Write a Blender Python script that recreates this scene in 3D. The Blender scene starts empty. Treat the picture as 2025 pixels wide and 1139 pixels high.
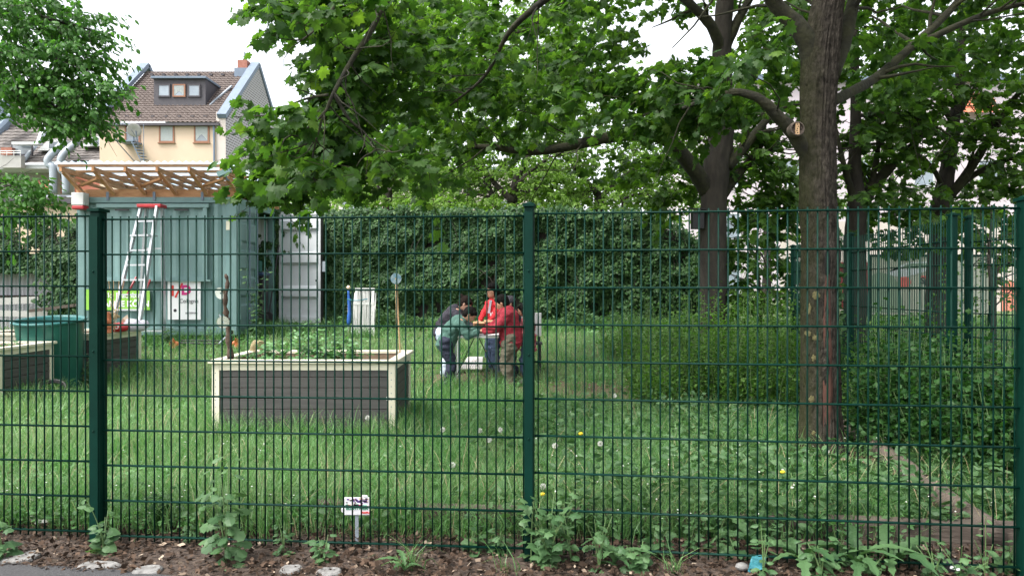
import bpy, math, random
import numpy as np
from mathutils import Vector, Matrix

C = bpy.context.scene.collection
rng = np.random.default_rng(7)
random.seed(7)
R = math.radians

# ---------------------------------------------------------------- camera, sky, sun, exposure
F, CX, HY, EYE = 1500.0, 1012.5, 565.0, 1.47
cam_d = bpy.data.cameras.new('camera')
cam_d.sensor_width = 36.0
cam_d.lens = 36.0 * F / 2025.0
cam_d.clip_start = 0.05
cam_d.clip_end = 1500
cam = bpy.data.objects.new('camera', cam_d)
C.objects.link(cam)
cam.location = (0, 0, EYE)
cam.rotation_euler = (R(90) - math.atan(4.5 / F), 0, 0)
bpy.context.scene.camera = cam

SUN_EL, SUN_AZ = 58.0, 235.0      # azimuth clockwise from +Y: behind the camera, to the left
w = bpy.data.worlds.new('World')
bpy.context.scene.world = w
w.use_nodes = True
wn = w.node_tree.nodes
wl = w.node_tree.links
bg = wn['Background']
sky = wn.new('ShaderNodeTexSky')
sky.sky_type = 'NISHITA'
sky.sun_disc = False
sky.sun_elevation = R(SUN_EL)
sky.sun_rotation = R(SUN_AZ)
sky.dust_density = 4.0
sky.air_density = 1.0
hs = wn.new('ShaderNodeHueSaturation')
hs.inputs['Saturation'].default_value = 0.22
hs.inputs['Value'].default_value = 1.6
wl.new(sky.outputs[0], hs.inputs['Color'])
wl.new(hs.outputs[0], bg.inputs['Color'])
bg.inputs['Strength'].default_value = 0.15
sd = bpy.data.lights.new('sun', 'SUN')
sd.energy = 1.5
sd.angle = R(14)
sd.color = (1.0, 0.96, 0.9)
sun = bpy.data.objects.new('sun', sd)
C.objects.link(sun)
_el, _az = R(SUN_EL), R(SUN_AZ)
_d = Vector((math.sin(_az) * math.cos(_el), math.cos(_az) * math.cos(_el), math.sin(_el)))
sun.rotation_euler = _d.to_track_quat('Z', 'Y').to_euler()
vs = bpy.context.scene.view_settings
vs.view_transform = 'Standard'
vs.look = 'None'
vs.exposure = 1.12
vs.gamma = 1.0
bpy.context.scene.cycles.max_bounces = 8
bpy.context.scene.cycles.transparent_max_bounces = 8

# ---------------------------------------------------------------- helpers
def at(px, py, d):
    return np.array(((px - CX) / F * d, d, EYE - (py - HY) / F * d))

def gh1(y):
    y = np.asarray(y, float)
    t = np.clip((y - 9.8) / 5.2, 0, 1)
    a = 0.42 * (t * t * (3 - 2 * t))
    return a + 0.05 * np.clip(y - 14.2, 0, 5)

def gh(x, y):
    x = np.asarray(x, float); y = np.asarray(y, float)
    b = 0.02 * np.sin(x * 1.7 + y * .6) * np.sin(y * 1.3 - x * .4) * np.clip((y - 4.4) / 1.5, 0, 1)
    return gh1(y) + b

def g(x, y):
    return float(gh(x, y))

def vnoise(P, seed=0):
    P = np.asarray(P, float)
    i = np.floor(P).astype(np.int64)
    f = P - i
    u = f * f * (3 - 2 * f)
    def h(a):
        n = a[:, 0] * 374761393 + a[:, 1] * 668265263 + a[:, 2] * 2147483647 + seed * 974634721
        n = (n ^ (n >> 13)) * 1274126177
        n = n ^ (n >> 16)
        return (n & 0xffff) / 65535.0
    out = np.zeros(len(P))
    for dx in (0, 1):
        for dy in (0, 1):
            for dz in (0, 1):
                wgt = (u[:, 0] if dx else 1 - u[:, 0]) * (u[:, 1] if dy else 1 - u[:, 1]) * (u[:, 2] if dz else 1 - u[:, 2])
                out += wgt * h(i + np.array((dx, dy, dz)))
    return out

def norm(a):
    return a / np.maximum(np.linalg.norm(a, axis=-1, keepdims=True), 1e-9)

def link(o, parent=None):
    C.objects.link(o)
    if parent is not None:
        o.parent = parent
    return o

def tag(o, label=None, cat=None, group=None, kind=None):
    if label: o['label'] = label
    if cat: o['category'] = cat
    if group: o['group'] = group
    if kind: o['kind'] = kind
    return o

def thing(name, label, cat, loc=(0, 0, 0), rotz=0.0, group=None):
    o = bpy.data.objects.new(name, None)
    o.empty_display_size = 0.1
    o.location = loc
    o.rotation_euler = (0, 0, rotz)
    C.objects.link(o)
    return tag(o, label, cat, group)

def mesh_np(name, V, facelists, smooth=False):
    me = bpy.data.meshes.new(name)
    V = np.asarray(V, np.float32)
    me.vertices.add(len(V))
    me.vertices.foreach_set('co', V.ravel())
    loops, starts, n = [], [], 0
    for Fa in facelists:
        Fa = np.asarray(Fa, np.int32)
        if len(Fa) == 0: continue
        k = Fa.shape[1]
        loops.append(Fa.ravel())
        starts.append(n + np.arange(len(Fa)) * k)
        n += Fa.size
    loops = np.concatenate(loops); starts = np.concatenate(starts)
    me.loops.add(len(loops))
    me.loops.foreach_set('vertex_index', loops)
    me.polygons.add(len(starts))
    me.polygons.foreach_set('loop_start', starts.astype(np.int32))
    me.update(calc_edges=True)
    me.validate()
    me.polygons.foreach_set('use_smooth', np.full(len(me.polygons), bool(smooth)))
    return me

def obj_np(name, V, fl, mat, parent=None, smooth=False, world=False):
    V = np.asarray(V, float)
    if world and parent is not None:
        o_ = np.array(root_loc(parent))
        V = V - o_
    me = mesh_np(name, V, fl, smooth)
    me.materials.append(mat)
    return link(bpy.data.objects.new(name, me), parent)

def root_loc(o):
    p = Vector((0, 0, 0))
    while o is not None:
        p = p + o.location
        o = o.parent
    return p

class MB:
    """collects shapes for one mesh"""
    def __init__(s):
        s.v = []; s.f3 = []; s.f4 = []; s.n = 0
    def add(s, V, faces):
        V = np.asarray(V, float)
        for fa in faces:
            q = [i + s.n for i in fa]
            if len(q) == 3: s.f3.append(q)
            elif len(q) == 4: s.f4.append(q)
            else:
                for k in range(1, len(q) - 1):
                    s.f3.append([q[0], q[k], q[k + 1]])
        s.v.append(V); s.n += len(V)
        return s
    def box(s, c, size, rot=None):
        x, y, z = np.array(size) / 2.0
        V = np.array([(-x,-y,-z),(x,-y,-z),(x,y,-z),(-x,y,-z),(-x,-y,z),(x,-y,z),(x,y,z),(-x,y,z)])
        if rot is not None:
            V = V @ np.array(rot).T
        return s.add(V + np.array(c), [(0,3,2,1),(4,5,6,7),(0,1,5,4),(1,2,6,5),(2,3,7,6),(3,0,4,7)])
    def bbox(s, a, b):
        a = np.array(a, float); b = np.array(b, float)
        return s.box((a + b) / 2, np.abs(b - a))
    def bar(s, a, b, wd, th, up=(0, 0, 1)):
        """rectangular bar from a to b, wd across, th along the up side"""
        a = np.array(a, float); b = np.array(b, float)
        d = b - a; L = np.linalg.norm(d); d = d / L
        u = np.array(up, float)
        sd_ = np.cross(d, u)
        if np.linalg.norm(sd_) < 1e-6: sd_ = np.cross(d, (0, 1, 0))
        sd_ = sd_ / np.linalg.norm(sd_)
        u = np.cross(sd_, d)
        Rm = np.stack((sd_, d, u), axis=1)
        return s.box((a + b) / 2, (wd, L, th), Rm)
    def tube(s, pts, rad, n=8, caps=True, jit=0.0):
        pts = np.array(pts, float); m = len(pts)
        rad = np.broadcast_to(np.asarray(rad, float), (m,))
        T = np.gradient(pts, axis=0); T = norm(T)
        ref = np.array((0, 0, 1.0)) if abs(T[0][2]) < .9 else np.array((1.0, 0, 0))
        a = np.cross(T[0], ref); a /= np.linalg.norm(a)
        ang = np.arange(n) / n * 2 * math.pi
        V = []
        for k in range(m):
            a = a - T[k] * a.dot(T[k]); a /= np.linalg.norm(a)
            b = np.cross(T[k], a)
            r = rad[k] * (1 + jit * (rng.random(n) - .5)) if jit else rad[k]
            V.append(pts[k] + np.outer(np.cos(ang) * r, a) + np.outer(np.sin(ang) * r, b))
        faces = []
        for k in range(m - 1):
            for j in range(n):
                j2 = (j + 1) % n
                faces.append((k*n+j, k*n+j2, (k+1)*n+j2, (k+1)*n+j))
        if caps:
            faces.append(tuple(range(n - 1, -1, -1)))
            faces.append(tuple((m-1)*n + j for j in range(n)))
        return s.add(np.concatenate(V), faces)
    def lathe(s, c, prof, n=24):
        V = []; faces = []
        ang = np.arange(n) / n * 2 * math.pi
        for r, z in prof:
            V.append(np.stack((c[0] + r*np.cos(ang), c[1] + r*np.sin(ang), np.full(n, c[2] + z)), 1))
        for k in range(len(prof) - 1):
            for j in range(n):
                j2 = (j + 1) % n
                faces.append((k*n+j, k*n+j2, (k+1)*n+j2, (k+1)*n+j))
        return s.add(np.concatenate(V), faces)
    def ball(s, c, r, n=12, m=8, rot=None):
        r = np.broadcast_to(np.asarray(r, float), (3,))
        V = []; faces = []
        for i in range(m + 1):
            th = math.pi * i / m
            for j in range(n):
                ph = 2 * math.pi * j / n
                V.append((math.sin(th)*math.cos(ph), math.sin(th)*math.sin(ph), math.cos(th)))
        V = np.array(V) * r
        if rot is not None: V = V @ np.array(rot).T
        for i in range(m):
            for j in range(n):
                j2 = (j + 1) % n
                if i == 0: faces.append((0*n+j, (i+1)*n+j, (i+1)*n+j2))
                elif i == m - 1: faces.append((i*n+j, (i+1)*n+j, i*n+j2))
                else: faces.append((i*n+j, (i+1)*n+j, (i+1)*n+j2, i*n+j2))
        return s.add(V + np.array(c), faces)
    def build(s, name, mat, parent=None, world=False, smooth=False, bevel=0.0):
        V = np.concatenate(s.v)
        o = obj_np(name, V, [s.f3, s.f4], mat, parent, smooth, world)
        if bevel:
            b = o.modifiers.new('bevel', 'BEVEL'); b.width = bevel; b.segments = 2; b.limit_method = 'ANGLE'
        return o

def copy_tree(o, parent=None):
    c = o.copy(); C.objects.link(c)
    if parent is not None: c.parent = parent
    for ch in list(o.children): copy_tree(ch, c)
    return c

def spline(P, n):
    """Catmull-Rom through P (any width), n samples"""
    P = np.array(P, float)
    Q = np.vstack((2*P[0]-P[1], P, 2*P[-1]-P[-2]))
    t = np.linspace(0, len(P) - 1 - 1e-6, n)
    i = t.astype(int); u = (t - i)[:, None]
    a, b, c, d = Q[i], Q[i+1], Q[i+2], Q[i+3]
    return .5*((2*b) + (-a+c)*u + (2*a-5*b+4*c-d)*u*u + (-a+3*b-3*c+d)*u**3)

# ---------------------------------------------------------------- materials
def mat(name, c1, c2=None, scale=8.0, rough=0.6, bump=0.0, bscale=None, metal=0.0, spec=0.5, detail=5.0,
        stretch=(1, 1, 1), transl=0.0, island=False, c3=None, tcol=None):
    m = bpy.data.materials.new(name)
    m.use_nodes = True
    N, L = m.node_tree.nodes, m.node_tree.links
    p = N['Principled BSDF']
    p.inputs['Roughness'].default_value = rough
    p.inputs['Metallic'].default_value = metal
    p.inputs['Specular IOR Level'].default_value = spec
    p.inputs['Base Color'].default_value = (*c1, 1)
    tc = N.new('ShaderNodeTexCoord'); mp = N.new('ShaderNodeMapping')
    mp.inputs['Scale'].default_value = stretch
    L.new(tc.outputs['Object'], mp.inputs['Vector'])
    colsock = None
    if c2 is not None:
        cr = N.new('ShaderNodeValToRGB')
        cr.color_ramp.elements[0].color = (*c1, 1)
        cr.color_ramp.elements[1].color = (*c2, 1)
        if island:
            ge = N.new('ShaderNodeNewGeometry')
            L.new(ge.outputs['Random Per Island'], cr.inputs['Fac'])
            if c3 is not None:
                e = cr.color_ramp.elements.new(0.93); e.color = (*c2, 1)
                cr.color_ramp.elements[2].color = (*c3, 1)
        else:
            nz = N.new('ShaderNodeTexNoise')
            nz.inputs['Scale'].default_value = scale
            nz.inputs['Detail'].default_value = detail
            nz.inputs['Roughness'].default_value = .65
            L.new(mp.outputs[0], nz.inputs['Vector'])
            cr.color_ramp.elements[0].position = .32
            cr.color_ramp.elements[1].position = .68
            if c3 is not None:
                e = cr.color_ramp.elements.new(.78); e.color = (*c3, 1)
            L.new(nz.outputs['Fac'], cr.inputs['Fac'])
        colsock = cr.outputs['Color']
        L.new(colsock, p.inputs['Base Color'])
    if bump:
        nb = N.new('ShaderNodeTexNoise')
        nb.inputs['Scale'].default_value = bscale or scale * 3
        nb.inputs['Detail'].default_value = 6
        L.new(mp.outputs[0], nb.inputs['Vector'])
        bp = N.new('ShaderNodeBump')
        bp.inputs['Strength'].default_value = bump
        bp.inputs['Distance'].default_value = .02
        L.new(nb.outputs['Fac'], bp.inputs['Height'])
        L.new(bp.outputs['Normal'], p.inputs['Normal'])
    if transl:
        out = N['Material Output']
        tr = N.new('ShaderNodeBsdfTranslucent')
        mx = N.new('ShaderNodeMixShader')
        mx.inputs[0].default_value = transl
        if colsock is not None:
            hsn = N.new('ShaderNodeMixRGB'); hsn.blend_type = 'MULTIPLY'; hsn.inputs[0].default_value = 1
            t = tcol or (1.6, 1.9, .8)
            hsn.inputs[2].default_value = (*t, 1)
            L.new(colsock, hsn.inputs[1]); L.new(hsn.outputs[0], tr.inputs['Color'])
        else:
            tr.inputs['Color'].default_value = (*c1, 1)
        L.new(p.outputs[0], mx.inputs[1]); L.new(tr.outputs[0], mx.inputs[2])
        L.new(mx.outputs[0], out.inputs['Surface'])
    return m

M = {}
M['fence'] = mat('fence_green', (.0011, .0185, .0125), (.0016, .025, .017), 6, .5, spec=.10)
M['teal'] = mat('container_teal', (.13, .226, .222), (.165, .27, .262), 2.2, .5, .05, 30)
M['teal_dark'] = mat('container_teal_frame', (.115, .205, .20), (.145, .245, .236), 3, .5)
M['cgrey'] = mat('container_grey', (.54, .56, .58), (.60, .62, .64), 2.5, .8, spec=.2)
M['rubber'] = mat('black_rubber', (.012, .012, .013), (.02, .02, .02), 10, .6)
M['timber'] = mat('timber', (.33, .15, .06), (.52, .28, .13), 3, .7, .15, 20, stretch=(1, 1, 4))
M['sheet'] = mat('clear_corrugated', (.62, .70, .76), (.72, .78, .82), 3, .25, transl=.65, tcol=(1.15, 1.15, 1.15))
M['board'] = mat('composite_board', (.046, .044, .042), (.072, .068, .064), 6, .7, .1, 60, stretch=(.3, .3, 6))
M['cream'] = mat('cream_post', (.60, .56, .43), (.70, .66, .52), 4, .6, .05, 40)
M['soil'] = mat('planter_soil', (.045, .028, .018), (.11, .07, .045), 14, .95, .8, 40)
M['planter_in'] = mat('planter_inner', (.17, .115, .075), (.26, .18, .125), 5, .8)
M['alu'] = mat('aluminium', (.40, .42, .44), (.50, .52, .54), 20, .4, metal=.6)
M['red'] = mat('red_plastic', (.36, .016, .024), (.44, .026, .032), 5, .4)
M['white'] = mat('white_plastic', (.52, .52, .50), (.62, .62, .60), 4, .45)
M['paper'] = mat('white_paper', (.80, .80, .82), (.85, .85, .86), 3, .7)
M['banner'] = mat('green_banner', (.20, .44, .045), (.24, .5, .06), 2, .6)
M['black'] = mat('black_paint', (.012, .012, .014), (.02, .02, .022), 8, .5)
M['ink'] = mat('dark_ink', (.03, .03, .035), None, rough=.7)
M['pink'] = mat('logo_pink', (.62, .03, .22), None, rough=.6)
M['redorange'] = mat('logo_red', (.70, .05, .04), None, rough=.6)
M['tub'] = mat('tub_green', (.008, .085, .066), (.012, .11, .085), 4, .42)
M['tub_in'] = mat('tub_inner', (.025, .15, .145), (.035, .18, .17), 4, .4)
M['terracotta'] = mat('terracotta', (.45, .14, .06), (.55, .2, .1), 10, .8)
M['lilac'] = mat('pale_bag', (.42, .41, .46), (.56, .54, .6), 12, .5, .4, 20)
M['bluep'] = mat('blue_cloth', (.02, .09, .35), (.03, .14, .5), 8, .6)
M['tealb'] = mat('blue_wrapper', (.02, .12, .15), (.045, .19, .22), 14, .35)
M['orange'] = mat('orange_plastic', (.45, .10, .03), (.5, .15, .05), 14, .5)
M['bamboo'] = mat('bamboo', (.48, .3, .16), (.6, .4, .22), 20, .6)
M['disc'] = mat('disc_silver', (.55, .58, .45), (.7, .72, .6), 6, .12, metal=.9)
M['discblue'] = mat('disc_blue', (.08, .25, .36), (.45, .55, .55), 12, .15, metal=.6)
M['branch'] = mat('dead_branch', (.035, .022, .015), (.10, .065, .045), 14, .9, .5, 30)
M['bark'] = mat('bark', (.012, .0105, .009), (.060, .052, .043), 26, .95, 1.0, 40, spec=.06, stretch=(1, 1, .55), c3=(.105, .096, .082))
M['bark_moss'] = mat('bark_mossy', (.012, .011, .008), (.034, .035, .013), 7, .95, .9, 20)
M['bark_dark'] = mat('bark_dark', (.016, .0135, .011), (.046, .039, .030), 7, .95, .8, 18, stretch=(1, 1, .4))
M['wound'] = mat('wound_wood', (.030, .011, .008), (.085, .034, .022), 9, .9, .9, 18, stretch=(1, 1, .35))
M['hole'] = mat('cavity', (.006, .005, .004), None, rough=1)
M['callus'] = mat('callus_bark', (.15, .13, .115), (.22, .2, .175), 8, .9, .6, 20)
M['lichen'] = mat('lichen', (.085, .075, .03), (.14, .122, .052), 20, .95, .5, 60)
LEAF = dict(rough=.5, island=True, spec=.28)
M['maple'] = mat('maple_leaf', (.023, .064, .015), (.062, .132, .026), transl=.5, tcol=(1.8, 1.9, .7), c3=(.12, .21, .035), **LEAF)
M['maple2'] = mat('maple_leaf_mid', (.026, .068, .015), (.072, .145, .026), transl=.48, tcol=(1.8, 1.9, .7), c3=(.12, .26, .04), **LEAF)
M['left_leaf'] = mat('cherry_leaf', (.035, .11, .022), (.085, .20, .04), transl=.4, **LEAF)
M['pale_leaf'] = mat('pale_leaf', (.085, .16, .028), (.17, .27, .06), transl=.5, **LEAF)
M['ivy'] = mat('ivy_leaf', (.014, .046, .014), (.048, .110, .032), transl=.2, c3=(.11, .18, .065), rough=.5, spec=.22, island=True)
M['shrub'] = mat('shrub_leaf', (.040, .105, .020), (.095, .185, .034), transl=.4, **LEAF)
M['shrub_dark'] = mat('shrub_dark_leaf', (.016, .058, .015), (.042, .108, .026), transl=.35, **LEAF)
M['grass_pale'] = mat('grass_pale', (.10, .20, .07), (.22, .36, .15), transl=.42, c3=(.38, .38, .22), rough=.45, island=True, tcol=(1.2, 1.3, .9))
M['grass'] = mat('grass', (.062, .162, .046), (.15, .32, .105), transl=.42, c3=(.30, .36, .17), rough=.42, island=True, tcol=(1.2, 1.35, .9))
M['clover'] = mat('clover', (.055, .16, .045), (.15, .32, .11), transl=.35, rough=.4, island=True, tcol=(1.3, 1.5, .8))
M['weed'] = mat('weed_leaf', (.045, .105, .040), (.095, .18, .072), transl=.3, spec=.3, rough=.5, tcol=(1.3, 1.5, .8), island=True)
M['stem'] = mat('green_stem', (.07, .14, .04), (.12, .18, .07), 10, .6)
M['straw'] = mat('straw', (.34, .27, .15), (.5, .42, .26), transl=.2, rough=.8, island=True, tcol=(1, 1, 1))
M['petal'] = mat('daisy_white', (.75, .76, .72), (.85, .85, .8), rough=.6, island=True)
M['yellow'] = mat('dandelion_yellow', (.8, .55, .02), None, rough=.7)
M['fluff'] = mat('seed_fluff', (.6, .6, .56), (.75, .75, .7), 30, .9, transl=.4, tcol=(1, 1, 1))
M['litter'] = mat('dead_leaves', (.015, .010, .007), (.095, .062, .043), rough=.9, spec=.15, island=True, c3=(.36, .29, .22))
M['stone'] = mat('pale_stone', (.10, .095, .09), (.24, .235, .225), 22, .85, .3, 40)
M['pebble'] = mat('white_pebble', (.62, .60, .56), (.78, .76, .72), 9, .6)
M['log'] = mat('log_wood', (.06, .046, .036), (.12, .095, .076), 5, .9, .6, 20, stretch=(.3, 2, 2))
M['hcream'] = mat('house_render', (.53, .41, .30), (.58, .46, .34), .6, .9)
M['tile'] = mat('roof_tile', (.085, .064, .055), (.155, .125, .11), 3.0, .8, detail=8)
M['tileg'] = mat('roof_tile_grey', (.095, .082, .075), (.165, .148, .138), 2.2, .8, detail=8)
M['slate'] = mat('slate_cladding', (.045, .042, .05), (.065, .06, .068), 6, .6)
M['zinc'] = mat('zinc', (.12, .16, .21), (.15, .195, .255), 2, .6)
M['zinc_pale'] = mat('zinc_pale', (.26, .30, .34), (.33, .37, .41), 2, .5)
M['glass'] = mat('window_glass', (.17, .21, .25), (.27, .32, .36), 1.2, .08, spec=.8)
M['glassd'] = mat('window_glass_dark', (.08, .10, .12), (.2, .23, .25), 1.5, .08, spec=.8)
M['curtain'] = mat('net_curtain', (.28, .31, .30), (.42, .45, .44), 14, .9, stretch=(6, 1, .4))
M['winframe'] = mat('brown_frame', (.22, .10, .055), (.28, .13, .07), 6, .6)
M['wwhite'] = mat('white_frame', (.48, .49, .5), (.54, .55, .56), 4, .5)
M['chim'] = mat('chimney_brick', (.26, .10, .07), (.33, .15, .11), 6, .9)
M['pale_wall'] = mat('pale_render', (.50, .44, .47), (.55, .49, .52), .5, .9)
M['pale_wall2'] = mat('pale_render_warm', (.50, .44, .40), (.55, .50, .45), .5, .9)
M['salmon'] = mat('salmon_band', (.55, .17, .11), (.6, .22, .15), 1, .8)
M['redroof'] = mat('red_roof', (.42, .12, .06), (.5, .18, .1), 1.5, .8)
M['concrete'] = mat('concrete_pale', (.34, .33, .31), (.42, .41, .39), 1.2, .9)
M['greyfence'] = mat('grey_sheeting', (.33, .33, .35), (.44, .44, .46), 1.5, .7, stretch=(1, 1, .2))
M['tanwall'] = mat('tan_wall', (.5, .40, .28), (.58, .47, .34), 1.5, .9)
M['solar'] = mat('pale_panel', (.42, .45, .50), (.5, .53, .58), 2, .3)
M['darkred'] = mat('dark_red_steel', (.22, .02, .025), (.3, .03, .035), 2, .5)
M['bannercream'] = mat('printed_banner', (.38, .40, .32), (.44, .46, .37), 1, .7)
M['bgreen'] = mat('banner_green', (.22, .30, .21), None, rough=.7)
M['bwhite'] = mat('banner_white', (.58, .62, .64), None, rough=.7)
M['bred'] = mat('banner_red', (.65, .14, .12), None, rough=.7)
M['skin'] = mat('skin', (.42, .22, .14), (.48, .26, .17), 9, .55)
M['skin_pale'] = mat('skin_pale', (.52, .30, .21), (.57, .34, .25), 9, .55)
M['hair'] = mat('black_hair', (.004, .0035, .003), (.009, .007, .006), 40, .8, spec=.1, bump=.4, bscale=60) if True else mat('h', (0, 0, 0), (0, 0, 0), 40, .7, .4, 60)
M['hair_brown'] = mat('dark_brown_hair', (.009, .006, .005), (.018, .011, .008), 40, .8, spec=.1, bump=.4, bscale=60) if True else mat('h', (0, 0, 0), (0, 0, 0), 40, .7, .4, 60)
M['hoodie'] = mat('charcoal_fabric', (.018, .016, .024), (.03, .027, .038), 20, .95, .3, 60)
M['greensw'] = mat('green_fabric', (.045, .105, .085), (.06, .13, .105), 20, .95, .3, 60)
M['redsw'] = mat('dark_red_fabric', (.21, .012, .024), (.28, .02, .034), 20, .95, .3, 60)
M['redt'] = mat('bright_red_fabric', (.55, .02, .03), (.62, .03, .04), 20, .9, .2, 60)
M['puffer'] = mat('puffer_red', (.26, .05, .06), (.34, .08, .09), 14, .6, .2, 40)
M['navy'] = mat('navy_fabric', (.010, .013, .028), (.018, .022, .042), 20, .9, .3, 60)
M['jeans'] = mat('blue_denim', (.04, .065, .13), (.10, .14, .23), 9, .9, .3, 60)
M['jeans_pale'] = mat('pale_denim', (.42, .50, .62), (.55, .62, .72), 9, .9, .3, 60)
M['olive'] = mat('olive_fabric', (.085, .075, .05), (.12, .105, .075), 16, .95, .3, 60)
M['shoe'] = mat('dark_shoe', (.03, .03, .035), (.08, .08, .08), 20, .7)
M['shoe_pale'] = mat('pale_shoe', (.4, .38, .36), (.55, .53, .5), 20, .7)
M['cap'] = mat('charcoal_cap', (.04, .036, .045), (.06, .055, .065), 20, .9)
M['cardboard'] = mat('cardboard', (.40, .22, .12), (.48, .28, .16), 5, .85)
M['pinkboard'] = mat('pale_board', (.76, .70, .67), (.82, .76, .73), 4, .7)
M['purple'] = mat('print_purple', (.16, .06, .32), None, rough=.5)
M['mint'] = mat('print_mint', (.3, .62, .48), None, rough=.5)
M['beige'] = mat('print_beige', (.8, .6, .45), None, rough=.5)
M['printgreen'] = mat('print_green', (.05, .28, .16), None, rough=.5)

# masonry materials (brick pattern)
def brickmat(name, ca, cb, mortar, scale):
    m = mat(name, ca, rough=.9)
    N, L = m.node_tree.nodes, m.node_tree.links
    tc = [n for n in N if n.type == 'TEX_COORD'][0]
    sx = N.new('ShaderNodeSeparateXYZ'); cx = N.new('ShaderNodeCombineXYZ')
    L.new(tc.outputs['Object'], sx.inputs[0])
    L.new(sx.outputs['Y'], cx.inputs['X']); L.new(sx.outputs['Z'], cx.inputs['Y'])
    b = N.new('ShaderNodeTexBrick')
    b.inputs['Color1'].default_value = (*ca, 1); b.inputs['Color2'].default_value = (*cb, 1)
    b.inputs['Mortar'].default_value = (*mortar, 1)
    b.inputs['Scale'].default_value = scale
    b.inputs['Mortar Size'].default_value = .06
    b.inputs['Brick Width'].default_value = .5; b.inputs['Row Height'].default_value = .2
    L.new(cx.outputs[0], b.inputs['Vector'])
    L.new(b.outputs['Color'], N['Principled BSDF'].inputs['Base Color'])
    return m
M['darkbrick'] = brickmat('dark_brick', (.10, .085, .085), (.17, .14, .135), (.42, .41, .41), 1.1)

# trunk material: grey bark, moss on the left flank
def groundmat():
    m = bpy.data.materials.new('meadow_soil')
    m.use_nodes = True
    N, L = m.node_tree.nodes, m.node_tree.links
    p = N['Principled BSDF']; p.inputs['Roughness'].default_value = .95
    tc = N.new('ShaderNodeTexCoord')
    n1 = N.new('ShaderNodeTexNoise'); n1.inputs['Scale'].default_value = 1.1; n1.inputs['Detail'].default_value = 6
    n2 = N.new('ShaderNodeTexNoise'); n2.inputs['Scale'].default_value = 26; n2.inputs['Detail'].default_value = 8
    r1 = N.new('ShaderNodeValToRGB'); r2 = N.new('ShaderNodeValToRGB')
    L.new(tc.outputs['Object'], n1.inputs['Vector']); L.new(tc.outputs['Object'], n2.inputs['Vector'])
    L.new(n1.outputs['Fac'], r1.inputs['Fac']); L.new(n2.outputs['Fac'], r2.inputs['Fac'])
    r1.color_ramp.elements[0].color = (.05, .09, .025, 1); r1.color_ramp.elements[0].position = .35
    r1.color_ramp.elements[1].color = (.085, .12, .04, 1); r1.color_ramp.elements[1].position = .6
    r2.color_ramp.elements[0].color = (.025, .017, .013, 1); r2.color_ramp.elements[0].position = .3
    r2.color_ramp.elements[1].color = (.095, .066, .049, 1); r2.color_ramp.elements[1].position = .72
    # bare earth in front of the meadow (y < 4.6), green further in
    sp = N.new('ShaderNodeSeparateXYZ'); L.new(tc.outputs['Object'], sp.inputs[0])
    mr = N.new('ShaderNodeMapRange')
    mr.inputs['From Min'].default_value = 4.5; mr.inputs['From Max'].default_value = 5.6
    L.new(sp.outputs['Y'], mr.inputs['Value'])
    mx = N.new('ShaderNodeMixRGB')
    L.new(mr.outputs[0], mx.inputs[0]); L.new(r2.outputs[0], mx.inputs[1]); L.new(r1.outputs[0], mx.inputs[2])
    L.new(mx.outputs[0], p.inputs['Base Color'])
    bp = N.new('ShaderNodeBump'); bp.inputs['Strength'].default_value = .8; bp.inputs['Distance'].default_value = .03
    L.new(n2.outputs['Fac'], bp.inputs['Height']); L.new(bp.outputs[0], p.inputs['Normal'])
    return m
M['ground'] = groundmat()
def trunkmat():
    m = M['bark']; N, L = m.node_tree.nodes, m.node_tree.links
    p = N['Principled BSDF']; src = p.inputs['Base Color'].links[0].from_socket
    tc = [n for n in N if n.type == 'TEX_COORD'][0]
    sp = N.new('ShaderNodeSeparateXYZ'); L.new(tc.outputs['Object'], sp.inputs[0])
    nz = N.new('ShaderNodeTexNoise'); nz.inputs['Scale'].default_value = 9; nz.inputs['Detail'].default_value = 8; L.new(tc.outputs['Object'], nz.inputs['Vector'])
    a = N.new('ShaderNodeMath'); a.operation = 'MULTIPLY_ADD'; a.inputs[1].default_value = -5.0; L.new(sp.outputs['X'], a.inputs[0]); L.new(nz.outputs['Fac'], a.inputs[2])
    mr = N.new('ShaderNodeMapRange'); mr.inputs['From Min'].default_value = .55; mr.inputs['From Max'].default_value = 1.35; mr.inputs['To Max'].default_value = .75; L.new(a.outputs[0], mr.inputs['Value'])
    mx = N.new('ShaderNodeMixRGB'); mx.inputs[2].default_value = (.030, .033, .014, 1)
    L.new(mr.outputs[0], mx.inputs[0]); L.new(src, mx.inputs[1]); L.new(mx.outputs[0], p.inputs['Base Color'])
trunkmat()
M['earth'] = mat('bare_earth', (.075, .048, .03), (.17, .115, .075), 9, .95, .8, 30)
M['asphalt'] = mat('asphalt', (.03, .03, .032), (.062, .061, .063), 60, .9, .5, 120)

# ---------------------------------------------------------------- ground
def axis(lo, hi, step, far):
    a = list(np.arange(lo, hi + 1e-6, step))
    s = step; x = hi
    while x < far:
        s *= 1.6; x += s; a.append(x)
    s = step; x = lo; b = []
    while x > -far:
        s *= 1.6; x -= s; b.append(x)
    return np.array(b[::-1] + a)
gx = axis(-14, 14, .2, 600); gy = axis(3.0, 22, .2, 600)
GX, GY = np.meshgrid(gx, gy)
GZ = gh(GX, GY)
GZ += .018 * (vnoise(np.stack((GX.ravel()*3, GY.ravel()*3, GX.ravel()*0), 1)).reshape(GX.shape) - .5) * ((GY > 3.4) & (GY < 22))
nx, ny = len(gx), len(gy)
I = np.arange(nx * ny).reshape(ny, nx)
quads = np.stack((I[:-1, :-1], I[:-1, 1:], I[1:, 1:], I[1:, :-1]), -1).reshape(-1, 4)
gnd = obj_np('ground', np.stack((GX.ravel(), GY.ravel(), GZ.ravel()), 1), [quads], M['ground'], smooth=True)
tag(gnd, kind='structure')

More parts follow.
